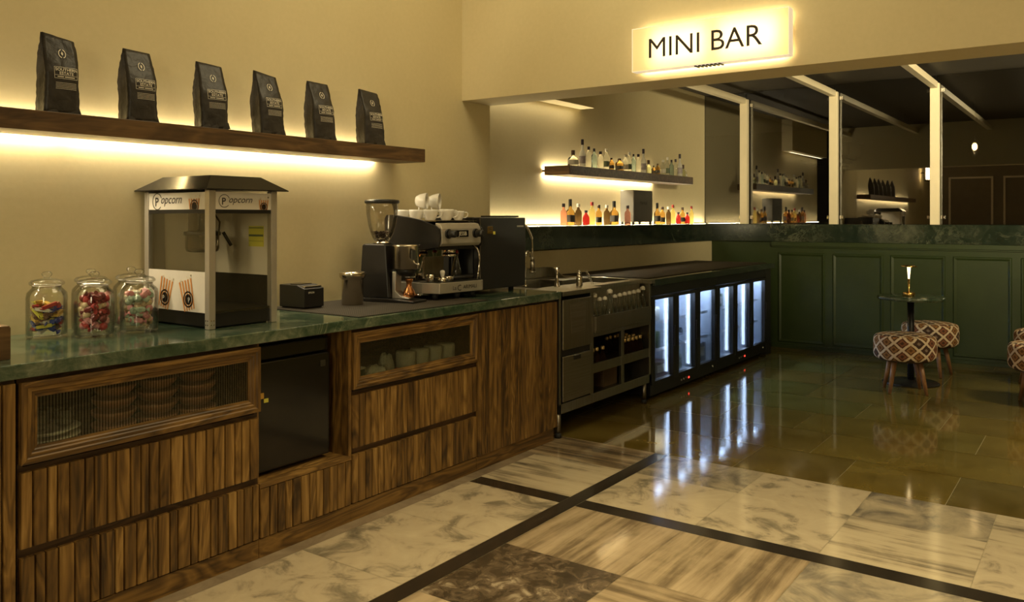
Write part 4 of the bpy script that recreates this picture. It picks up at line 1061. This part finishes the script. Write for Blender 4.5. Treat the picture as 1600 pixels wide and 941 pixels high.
m.build('hose_spring', 'steel', fc)

# ------------------------------------------------------------------ small bottles
def mini_bottle(loc, h, w, kind, lab, group, place='body'):
    """kinds: frost, square, round, flask, squat, whisky, slim, swing"""
    glassm, capm, shape, labm = kind
    t_ = thing('spirit_bottle', lab, 'bottle', loc, 0, group); r = w/2
    sq = .85 if 'square' in shape else 0
    if 'square' in shape: r *= .82
    if 'tall' in shape: prof = [(r*.92, 0), (r, .004), (r, h*.44), (r*.80, h*.54), (r*.38, h*.64), (r*.33, h*.80)]; cz = h*.80; cr = r*.42; caph = h*.20
    elif 'squat' in shape: prof = [(r*.92, 0), (r, .003), (r, h*.42), (r*.75, h*.56), (r*.34, h*.62), (r*.32, h*.68)]; cz = h*.68; cr = r*.45; caph = h*.32
    elif 'whisky' in shape: prof = [(r*.94, 0), (r, .004), (r, h*.46), (r*.90, h*.54), (r*.40, h*.64), (r*.34, h*.73)]; cz = h*.73; cr = r*.48; caph = h*.27
    elif 'jug' in shape: prof = [(r*.8, 0), (r, h*.08), (r, h*.50), (r*.6, h*.70), (r*.34, h*.76), (r*.34, h*.84)]; cz = h*.84; cr = r*.42; caph = h*.16
    else: prof = [(r*.92, 0), (r, .004), (r, h*.56), (r*.86, h*.66), (r*.42, h*.74), (r*.38, h*.84)]; cz = h*.84; cr = r*.50; caph = h*.16
    MB().lathe(prof, 20, sq=sq).build('bottle_body', glassm, t_)
    MB().lathe([(cr*.95, cz), (cr, cz+.002), (cr*1.02, cz+caph*.9), (cr*.9, cz+caph)], 14).build('cap', capm, t_)
    if labm:
        k = 1.012; MB().lathe([(r*k, h*.14), (r*k, h*.40)], 20, cap0=False, cap1=False, sq=sq).build('label_band', labm, t_)
    return t_
FRO = ('glass_frost', 'dark_cap', 'tall', 'label_violet'); CLR = ('glass_clear', 'dark_cap', 'round', None); BLU = ('glass_blue', 'dark_cap', 'square', None)
CLW = ('glass_clear', 'white_cap', 'round', 'label_white'); GRN = ('glass_clear', 'white_cap', 'round', 'label_green'); AMB = ('glass_amber', 'brown_cap', 'square', 'label_dark')
SQT = ('glass_green', 'brown_cap', 'squat', None); SQC = ('glass_clear', 'brown_cap', 'squat square', 'label_white')
TOP = [(5.816,.132,.078,SQC,'squat clear bottle with brown cork, leftmost on the lit bottle shelf'), (5.964,.232,.053,FRO,'tall frosted bottle with dark cap, tallest at the shelf\'s left end'), (6.068,.179,.043,CLR,'slim clear bottle right of the leftmost tall frosted one'),
 (6.159,.169,.046,BLU,'bluish square bottle, first of its kind from the shelf\'s left'), (6.269,.151,.050,CLR,'clear round-shouldered bottle right of the first bluish one'), (6.370,.183,.047,GRN,'clear bottle with green label and pale cap, left third of the shelf'),
 (6.462,.107,.045,AMB,'short amber bottle left of the wide amber flask'), (6.609,.110,.069,AMB,'wide short amber flask bottle on the shelf\'s left half'), (6.724,.152,.052,CLW,'clear bottle with pale cap right of the wide amber flask'),
 (6.799,.180,.041,GRN,'clear green-labelled bottle left of the second bluish bottle'), (6.880,.167,.041,BLU,'bluish square bottle near the shelf\'s middle'), (6.977,.173,.048,CLR,'clear bottle just left of the middle tall frosted one'),
 (7.081,.228,.054,FRO,'tall frosted bottle with dark cap near the shelf\'s middle'), (7.188,.129,.055,SQT,'squat greenish bottle with brown cork at the shelf\'s middle'), (7.296,.082,.034,AMB,'lowest amber bottle right of the squat greenish one'),
 (7.386,.106,.043,AMB,'short amber bottle with neck on the shelf\'s right half'), (7.510,.150,.050,CLW,'clear white-labelled bottle on the shelf\'s right half'), (7.608,.181,.040,GRN,'clear green-labelled bottle on the shelf\'s right half'),
 (7.702,.161,.045,BLU,'bluish square bottle toward the shelf\'s right end'), (7.800,.173,.040,CLR,'clear bottle left of the rightmost tall frosted one'), (7.900,.231,.052,FRO,'tall frosted bottle with dark cap near the shelf\'s right end'),
 (7.985,.126,.046,SQT,'squat greenish bottle second from the shelf\'s right end'), (8.045,.075,.030,CLW,'tiny pale bottle at the very right end of the shelf')]
bs = thing('bottle_shelf', 'short walnut wall shelf with light strip in the bar niche, full of small bottles', 'shelf', (6.87, 3.75, 1.735))
MB().box(-1.215, 1.215, -.270, -.030, -.037, .037, rnd=.3).build('board', 'walnut_end', bs, .002)
MB().box(-1.20, .80, -.0298, -.0005, -.010, .010).build('wall_rail', 'dark_wood', bs)
MB().box(-1.20, .80, -.028, -.006, .010, .014).box(-1.20, .80, -.028, -.006, -.014, -.010).build('led_strip', 'led_glow', bs)
area('niche_led_up', (6.67, 3.739, 1.7505), (2.0, .012), 9, LED, (R(180), 0, 0))
area('niche_led_down', (6.67, 3.739, 1.7195), (2.0, .012), 14, LED, (0, 0, 0))
for x_, h, w_, kd, lab in TOP: mini_bottle((x_, 3.545, 1.7725), h, w_*1.06, kd, lab, 'small spirit bottles on the lit shelf')
PNK = ('glass_pink', 'dark_cap', 'slim', None); WSK = ('glass_amber', 'black_plastic', 'whisky square', 'label_dark'); DKB = ('glass_dark', 'white_cap', 'round', None)
RED = ('glass_red', 'dark_cap', 'jug', None); YEL = ('glass_yellow', 'red_cap', 'round', None); AMR = ('glass_amber', 'brown_cap', 'round', 'label_dark')
BOT = [(5.743,.180,.047,PNK,'pink bottle, leftmost on the marble ledge'), (5.846,.218,.063,WSK,'whisky bottle with dark label, second on the marble ledge'), (5.974,.183,.053,DKB,'dark bottle with white cap beside the leftmost whisky bottle'),
 (6.099,.128,.054,RED,'small red bottle left of the black speaker box'), (6.201,.200,.049,YEL,'yellowish bottle with red cap left of the speaker box'), (6.317,.177,.050,AMR,'amber bottle with brown cap left of the speaker box'),
 (6.459,.179,.051,DKB,'dark bottle with white cap closer to the speaker box'), (6.594,.215,.069,WSK,'whisky bottle with dark label touching the speaker box\'s left'), (6.708,.176,.050,PNK,'pink bottle just in front of the speaker box\'s left side'),
 (7.470,.211,.056,WSK,'whisky bottle half hidden right of the speaker box'), (7.587,.174,.051,AMR,'amber bottle with brown cap, first one right of the speaker box'), (7.728,.179,.045,DKB,'dark bottle with white cap right of the speaker box'),
 (7.834,.197,.046,YEL,'yellowish bottle with red cap right of the speaker box'), (7.965,.123,.046,RED,'small red bottle, left one of the two at the ledge\'s right end'), (8.068,.173,.047,AMR,'amber bottle between the two small red ones'),
 (8.190,.121,.047,RED,'small red bottle, right one of the two at the ledge\'s right end'), (8.297,.189,.041,YEL,'yellowish bottle, rightmost on the marble ledge')]
for i, (x_, h, w_, kd, lab) in enumerate(BOT): mini_bottle((x_, 3.590 if i != 8 else 3.515, 1.2885), h, w_*1.12, kd, lab, 'small spirit bottles on the marble ledge')
area('ledge_led', (6.55, 3.722, 1.2895), (4.08, .010), 20.0, LED, (R(180+14), 0, 0))
area('ledge_led', (8.80, 3.722, 1.2895), (.40, .010), 1.2, LED, (R(180+14), 0, 0))
area('soffit_led', (5.35, 3.675, 2.290), (1.6, .03), 1.3, LED, (0, 0, 0))
tag(MB().box(4.52, 8.62, 3.717, 3.727, 1.2882, 1.2890).build('led_strip', 'led_glow'), 'glowing light strip along the back of the marble ledge', 'light strip')
# speaker box
sp_ = thing('speaker_box', 'dark grey square speaker box on the marble ledge between the small bottles', 'speaker', (7.085, 3.640, 1.2885))
MB().box(-.195, .195, -.095, .050, .026, .322).build('cabinet', 'speaker_grey', sp_, .010, seg=3)
q = MB(); q.text('Marshall', .045, lambda a, b: (a-.0, -.0968, b+.190), 0, .2); q.build('lettering', 'ink', sp_, fix=False)
for sx in (-.175, .175):
    for sy in (-.078, .035): MB().cyl((sx, sy, 0), (sx, sy, .028), .012).build('foot', 'rubber', sp_)

# syrup bottles on the station's lower shelf
def syrup(loc, capm, lab, s=1.0):
    t_ = thing('syrup_bottle', lab, 'bottle', loc, 0, 'capped small bottles on the steel station\'s lower shelf')
    MB().lathe([(.022*s, 0), (.024*s, .003), (.024*s, .060*s), (.010*s, .088*s), (.009*s, .100*s)], 14).build('bottle_body', 'glass_brown', t_)
    MB().lathe([(.0125*s, .100*s), (.014*s, .103*s), (.014*s, .122*s), (.010*s, .125*s)], 14).build('cap', capm, t_)
L1 = [(4.800, 2.775), (4.855, 2.776), (4.935, 2.775), (5.335, 2.965), (5.395, 2.970), (5.455, 2.962), (5.515, 2.975)]
names = ['gold-capped bottle at the left end of the left lower bay', 'gold-capped bottle second from the left in the left lower bay', 'gold-capped bottle standing apart in the left lower bay', 'dark bottle deep in the left bay, first from left', 'dark bottle deep in the left bay, second from left', 'dark bottle deep in the left bay, third from left', 'dark bottle deep in the left bay, against the divider']
for (x_, y_), lab in zip(L1, names): syrup((x_, y_, .3685), 'gold_cap', lab, .95)
L2 = [(5.245, 2.775), (5.305, 2.776), (5.365, 2.774), (5.425, 2.776), (5.485, 2.775), (5.370, 2.836), (5.432, 2.838), (5.495, 2.836), (5.445, 2.900), (5.510, 2.902)]
names = ['leftmost front-row', 'second front-row', 'middle front-row', 'fourth front-row', 'rightmost front-row', 'left second-row', 'middle second-row', 'right second-row', 'left back-row', 'right back-row']
for (x_, y_), nm in zip(L2, names): syrup((x_, y_, .3685), 'gold_cap', '%s gold-capped bottle in the right lower bay' % nm, 1.05)
for x_, y_, sx, mt, lab in ((5.27, 2.98, .10, 'carton', 'brown carton box in the bottom left bay of the steel station'),):
    o = MB().box(-sx, sx, -.08, .08, 0, .13).build('carton_box', mt, None, .002); o.location = (x_, y_, .1535); tag(o, lab, 'box')
    MB().box(-sx, sx, -.008, .008, .1301, .1306).build('packing_tape', 'paper', o)
# garnish trays between rail and shelf
for i, (x_, mt, lab) in enumerate(((4.83, 'candy_maroon', 'dark garnish punnet, leftmost under the speed rail'), (4.97, 'candy_red', 'red garnish punnet under the speed rail'), (5.14, 'candy_yellow', 'pale yellow punnet under the speed rail'), (5.30, 'green_leaf', 'green garnish punnet under the speed rail'), (5.44, 'candy_gold', 'rightmost golden punnet under the speed rail'))):
    pass

# ------------------------------------------------------------------ back-bar fridges
m = MB().box(5.59, 8.305, 2.705, 3.530, .850, .900)
tag(m.build('bar_worktop', 'ledge_marble', None, .003), 'dark marble worktop over the lit back-bar fridges', 'worktop')
tag(MB().box(5.62, 8.27, 2.775, 3.527, .9002, .9040).build('rubber_mat', 'mat_brown', None, .001), 'long dark mat covering the marble top over the bar fridges', 'mat')
def backbar_fridge(x0, label):
    Wd = 1.268; t_ = thing('bar_fridge', label, 'fridge', (x0, 2.735, 0), 0, 'three-door back-bar fridges')
    D_ = .50
    m = MB(); m.box(0, .03, .035, D_, .03, .848); m.box(Wd-.03, Wd, .035, D_, .03, .848); m.box(.03, Wd-.03, .035, D_, .765, .848); m.box(.03, Wd-.03, .035, D_, .03, .118)
    m.box(.03, Wd-.03, D_-.02, D_, .118, .765); m.build('body', 'black_metal', t_, .002)
    MB().box(.0, Wd, .008, .0345, .770, .848).build('top_fascia', 'black_plastic', t_, .002)
    vp = MB().box(.0, Wd, .012, .0345, .030, .108).build('kick_grille', 'black_plastic', t_, .002)
    m = MB(); m.box(.03, Wd-.03, D_-.026, D_-.0205, .118, .765); m.box(.0305, .036, .04, D_-.03, .118, .765); m.box(Wd-.036, Wd-.0305, .04, D_-.03, .118, .765); m.box(.036, Wd-.036, .04, D_-.03, .1185, .124); m.box(.036, Wd-.036, .04, D_-.03, .758, .7645)
    for k in (1, 2): m.box(Wd*k/3-.006, Wd*k/3+.006, .06, D_-.027, .124, .758)
    m.build('white_liner', 'white_liner', t_)
    for k in range(3):
        a = Wd/3*k
        for zz in (.335, .545):
            s_ = MB()
            for j in range(7): s_.box(a+.02, a+Wd/3-.02, .08+j*.055, .084+j*.055, zz, zz+.005)
            s_.box(a+.02, a+.025, .08, .42, zz, zz+.005); s_.box(a+Wd/3-.025, a+Wd/3-.02, .08, .42, zz, zz+.005)
            s_.box(a+.02, a+Wd/3-.02, .074, .080, zz-.012, zz+.012)
            s_.build('wire_shelf', 'white_liner', t_)
        dr = MB(); x1, x2 = a+.003, a+Wd/3-.003; fw = .050
        dr.box(x1, x1+fw, 0, .034, .112, .764); dr.box(x2-fw, x2, 0, .034, .112, .764); dr.box(x1+fw, x2-fw, 0, .034, .112, .136); dr.box(x1+fw, x2-fw, 0, .034, .741, .764)
        dd = dr.build('door', 'black_plastic', t_, .0015)
        MB().box(x1+fw-.004, x2-fw+.004, .012, .018, .132, .745).build('door_glass', 'door_glass', dd)
        MB().box(x2-fw+.010, x2-fw+.022, -.012, -.0005, .36, .52).build('handle', 'black_metal', dd, .003)
        # light tube at the front edge of each bay
        MB().box(a+.06, a+Wd/3-.06, .05, .062, .752, .757).build('light_tube', 'cool_led', t_)
        l = area('fridge_light', (x0+a+Wd/6, 2.735+.085, .750), (.30, .05), 3.8, COOL, (0, 0, 0))
        l = area('fridge_light', (x0+a+Wd/3-.020, 2.735+.062, .44), (.58, .028), .85, COOL, (0, R(90), 0))
    mc = Wd/2
    MB().box(mc+.045, mc+.068, .0105, .0118, .060, .074).build('temperature_display', 'red_digit', vp)
    q = MB(); q.cyl((mc-.09, .012, .068), (mc-.09, .006, .068), .008); q.cyl((mc-.045, .012, .070), (mc-.045, .006, .070), .008); q.cyl((mc-.0, .012, .074), (mc, .006, .074), .007)
    q.build('control_knob', 'alu', vp)
    q = MB().cyl((Wd*.93, .012, .085), (Wd*.93, .004, .085), .009); q.build('door_lock', 'chrome', t_)
    for sx in (.06, Wd-.06):
        for sy in (.08, D_-.06): MB().cyl((sx, sy, 0), (sx, sy, .031), .02).build('foot', 'rubber', t_)
    return t_
f1 = backbar_fridge(5.605, 'lit three-door bar fridge beside the steel station, white inside')
f2 = backbar_fridge(6.880, 'lit three-door bar fridge at the far end, near the green wall')
MB().box(8.150, 8.30, 2.745, 3.50, .0, .849).build
o = MB().box(8.152, 8.295, 2.742, 3.50, .0, .8495).build('end_panel', 'black_metal', None, .002); tag(o, 'black end panel closing the fridge row by the green wall', 'panel')
# fridge contents
def tin(loc, r, h, mat, lab, cat='can', name='drink_can'):
    t_ = thing(name, lab, cat, loc)
    MB().lathe([(r*.85, 0), (r, .006), (r, h*.92), (r*.8, h)], 20).build('body', mat, t_); MB().lathe([(r*.78, h), (r*.8, h+.003), (r*.7, h+.002)], 20).build('top', 'alu', t_)
def carton(loc, sx, sy, sz, mat, lab):
    o = MB().box(-sx, sx, -sy, sy, 0, sz).build('carton_box', mat, None, .002); o.location = loc; tag(o, lab, 'box')
    MB().box(-sx*.7, sx*.7, -sy-.0008, -sy-.0002, sz*.3, sz*.8).build('printed_label', 'label_white', o)
fy = 2.735
carton((5.90, fy+.115, .1245), .10, .05, .12, 'purple_box', 'purple and white carton at the bottom of the first fridge bay')
tin((5.84, fy+.125, .3405), .036, .16, 'liner_grey', 'grey canister, left on the middle shelf of the first fridge bay', 'canister', 'canister'); tin((5.93, fy+.125, .3405), .035, .13, 'green_leaf', 'dark green canister on the middle shelf of the first fridge bay', 'canister', 'canister')
tin((5.84, fy+.125, .5505), .034, .13, 'liner_grey', 'grey canister on the top shelf of the first fridge bay', 'canister', 'canister'); tin((5.93, fy+.125, .5505), .030, .11, 'white_cap', 'white tub on the top shelf of the first fridge bay', 'tub', 'tub')
for i, x_ in enumerate((6.22, 6.29, 6.36)):
    mini_bottle((x_, fy+.10+.015*i, .1245), .19, .060, ('glass_green', 'gold_cap', 'tall', 'label_green'), ['green bottle, left one at the bottom of the second fridge bay', 'green bottle, middle one at the bottom of the second fridge bay', 'green bottle, right one at the bottom of the second fridge bay'][i], 'green bottles in the fridge')
for i, x_ in enumerate((6.22, 6.29, 6.36)):
    t_ = thing('drinking_glass', ['left clear stemmed glass on the middle shelf of the second fridge bay', 'middle clear stemmed glass on the middle shelf of the second fridge bay', 'right clear stemmed glass on the middle shelf of the second fridge bay'][i], 'glass', (x_, fy+.12, .3405), 0, 'glasses in the fridge')
    MB().lathe([(.026, 0), (.024, .003), (.004, .008), (.004, .045), (.024, .060), (.028, .110), (.026, .110), (.020, .062), (.0, .052)], 20, cap1=False).build('bowl_and_stem', 'clear_glass', t_)
tin((6.27, fy+.12, .5505), .036, .12, 'liner_grey', 'grey canister on the top shelf of the second fridge bay', 'canister', 'canister')
carton((6.74, fy+.14, .1245), .07, .06, .16, 'liner_grey', 'pale carton at the bottom of the third fridge bay')
carton((7.14, fy+.13, .5505), .06, .05, .12, 'green_leaf', 'green packet on the top shelf of the fourth fridge bay')
tin((7.56, fy+.12, .5505), .035, .13, 'liner_grey', 'dark canister on the top shelf of the fifth fridge bay', 'canister', 'canister')

# ------------------------------------------------------------------ sign
sg = thing('illuminated_sign', 'lit white box sign reading MINI BAR on the beam', 'sign', (4.2, 1.70, 2.272))
SW2, SH = .430, .119
m = MB(); x0, x1 = -.085, -.022
m.box(x0, x1, -SW2, SW2, SH-.004, SH); m.box(x0, x1, -SW2, SW2, -SH, -SH+.004); m.box(x0, x1, -SW2, -SW2+.004, -SH+.004, SH-.004); m.box(x0, x1, SW2-.004, SW2, -SH+.004, SH-.004); m.box(x1-.004, x1, -SW2+.004, SW2-.004, -SH+.004, SH-.004)
m.build('housing', 'sign_housing', sg, .0005)
MB().box(x0+.0005, x0+.0035, -SW2+.0045, SW2-.0045, -SH+.0045, SH-.0045).build('acrylic_face', 'sign_acrylic', sg)
q = MB(); q.text('MINI BAR', .152, lambda a, b: (x0-.001, -a+.015, b-.052)); q.build('lettering', 'ink', sg, fix=False)
for k in (-.34, .34): MB().cyl((x1, k, 0), (-.001, k, 0), .008).build('wall_mount', 'frame_paint', sg)
m = MB()
for k in range(7): m.box(x0+.004, x0+.060, -.075+k*.022, -.065+k*.022, -SH-.006, -SH-.0005)
m.build('vent_grille', 'ink', sg)
area('sign_bulb', (4.2-.034, 1.70+.16, 2.272), (.17, .30), 1.2, (1, .92, .74), (0, R(90), 0))
area('sign_bulb', (4.2-.034, 1.70-.22, 2.272), (.17, .30), 1.2, (1, .92, .74), (0, R(90), 0))
area('sign_backlight', (4.2-.0215, 1.70, 2.272+.085), (.05, .80), 1.8, (1, .88, .62), (0, R(-90), 0))
area('sign_backlight', (4.2-.0215, 1.70, 2.272-.085), (.05, .80), 1.8, (1, .88, .62), (0, R(-90), 0))

# ------------------------------------------------------------------ table, lamp, stools
tb = thing('bistro_table', 'round green marble bistro table on a black pedestal', 'table', (7.448, 1.309, 0))
MB().lathe([(.240, .682), (.253, .686), (.257, .698), (.255, .709), (.247, .713), (0, .713)], 56, cap1=False).build('tabletop', 'green_marble', tb)
MB().lathe([(.026, .0), (.026, .682)], 24).build('column', 'black_metal', tb); MB().lathe([(.215, 0), (.215, .008), (.205, .014), (.05, .022), (.03, .03)], 48).build('base', 'black_metal', tb)
lp = thing('table_lamp', 'slim brass cordless lamp glowing on the bistro table', 'lamp', (7.43, 1.32, .7135))
MB().lathe([(.044, 0), (.048, .003), (.048, .026), (.044, .031), (.010, .034), (0, .034)], 36, cap1=False).build('base', 'brass', lp)
MB().lathe([(.0105, .030), (.0075, .045), (.0075, .140)], 20).build('stem', 'brass', lp)
MB().lathe([(.0065, .1405), (.0085, .17), (.014, .236)], 24).build('glowing_cone', 'lamp_cone_glow', lp)
MB().lathe([(.058, .238), (.062, .241), (.060, .246), (.040, .251), (0, .254)], 40, cap1=False).build('lamp_shade', 'brass', lp)

def stool(loc, rz, label):
    t_ = thing('upholstered_stool', label, 'stool', loc, rz, 'patterned round stools')
    n = 48; Rr = .2205; prof = [(.185, .265), (.205, .262), (.222, .272), (.2275, .300), (.2265, .350), (.2275, .400), (.2225, .428), (.205, .443), (.15, .452), (.07, .455), (0.0005, .456)]
    me = bpy.data.meshes.new('seat_cushion'); vs = []; fs = []
    rr = random.Random(len(label))
    for j, (r, z) in enumerate(prof):
        for i in range(n):
            a = 2*PI*i/n; pk = 1+.010*math.cos(a*12) if .26 < z < .31 else 1
            zz = z-.006*abs(math.sin(a*6)) if j < 2 else z
            vs.append((r*pk*math.cos(a), r*pk*math.sin(a), zz))
    for j in range(len(prof)-1):
        for i in range(n): k = (i+1) % n; fs.append((j*n+i, j*n+k, (j+1)*n+k, (j+1)*n+i))
    fs.append(tuple(range(n))[::-1]); me.from_pydata(vs, [], fs)
    uvl = me.uv_layers.new(name='UVMap')
    for pI, pol in enumerate(me.polygons):
        pol.use_smooth = pI < len(fs)-1
        j = pI//n; i = pI % n
        for c, li in enumerate(pol.loop_indices):
            vi = me.loops[li].vertex_index; x_, y_, z_ = vs[vi]
            if pI >= len(fs)-1 or j >= 7: uvl.data[li].uv = (x_, y_)
            else:
                ii = i+(1 if c in (1, 2) else 0); uvl.data[li].uv = (ii/n*12*.1155, z_)
    me.materials.append(MATS['kilim']); o = bpy.data.objects.new('seat_cushion', me); C.objects.link(o); o.parent = t_
    ss = o.modifiers.new('sub', 'SUBSURF'); ss.levels = 1; ss.render_levels = 1
    MB().lathe([(.19, .250), (.19, .266)], 32).build('seat_base', 'dark_wood', t_)
    for k in range(4):
        a = PI/4+k*PI/2; ca, sa = math.cos(a), math.sin(a)
        MB().cyl((.125*ca, .125*sa, .252), (.185*ca, .185*sa, .001), .022, .0125, 16).build('leg', 'leg_wood', t_)
    return t_
stool((7.051, 1.281, 0), R(20), 'patterned round stool in front of the bistro table')
stool((7.957, 1.247, 0), R(-10), 'patterned round stool behind the bistro table, by the green wall')
stool((7.110, .372, 0), R(12), 'patterned round stool cut by the right picture edge, nearer one')
stool((7.95, .40, 0), R(35), 'patterned round stool at the right picture edge, mostly hidden behind another')
# ------------------------------------------------------------------ lamps seen in and through the glass
wl = thing('wall_lantern', 'glowing wall lantern on a textured pillar, mirrored in the glass', 'wall lamp', (-2.40, 3.25, 2.17))
m = MB(); m.box(-.07, .07, -.06, .06, 0, .02); m.box(-.07, .07, -.06, .06, .36, .38); m.prism([(-.07, .38), (.07, .38), (.02, .44), (-.02, .44)], -.05, .05, lambda a, b, h: (a, h, b))
for sx in (-.065, .055):
    for sy in (-.055, .045): m.box(sx, sx+.01, sy, sy+.01, .02, .36)
m.box(-.02, .02, .06, .149, .18, .20); m.build('lantern_frame', 'black_metal', wl)
MB().lathe([(.035, .04), (.045, .06), (.045, .30), (.03, .33)], 24).build('glowing_glass', 'bulb_glow', wl)
for k, (x_, y_, z_, lab) in enumerate(((11.0, 1.253, 2.16, 'lower glowing pendant lamp seen through the right glass pane'),)):
    pl = thing('pendant_lamp', lab, 'lamp', (x_, y_, z_))
    MB().cyl((0, 0, .10), (0, 0, .585), .004).build('cord', 'black_metal', pl)
    MB().lathe([(.02, -.09), (.035, -.05), (.060, .02), (.060, .07), (.03, .10)], 20, cap0=False).build('shade', 'hopper_glass', pl)
    MB().lathe([(.008, -.02), (.026, .0), (.026, .04), (.01, .06)], 16).build('bulb', 'bulb_glow', pl)
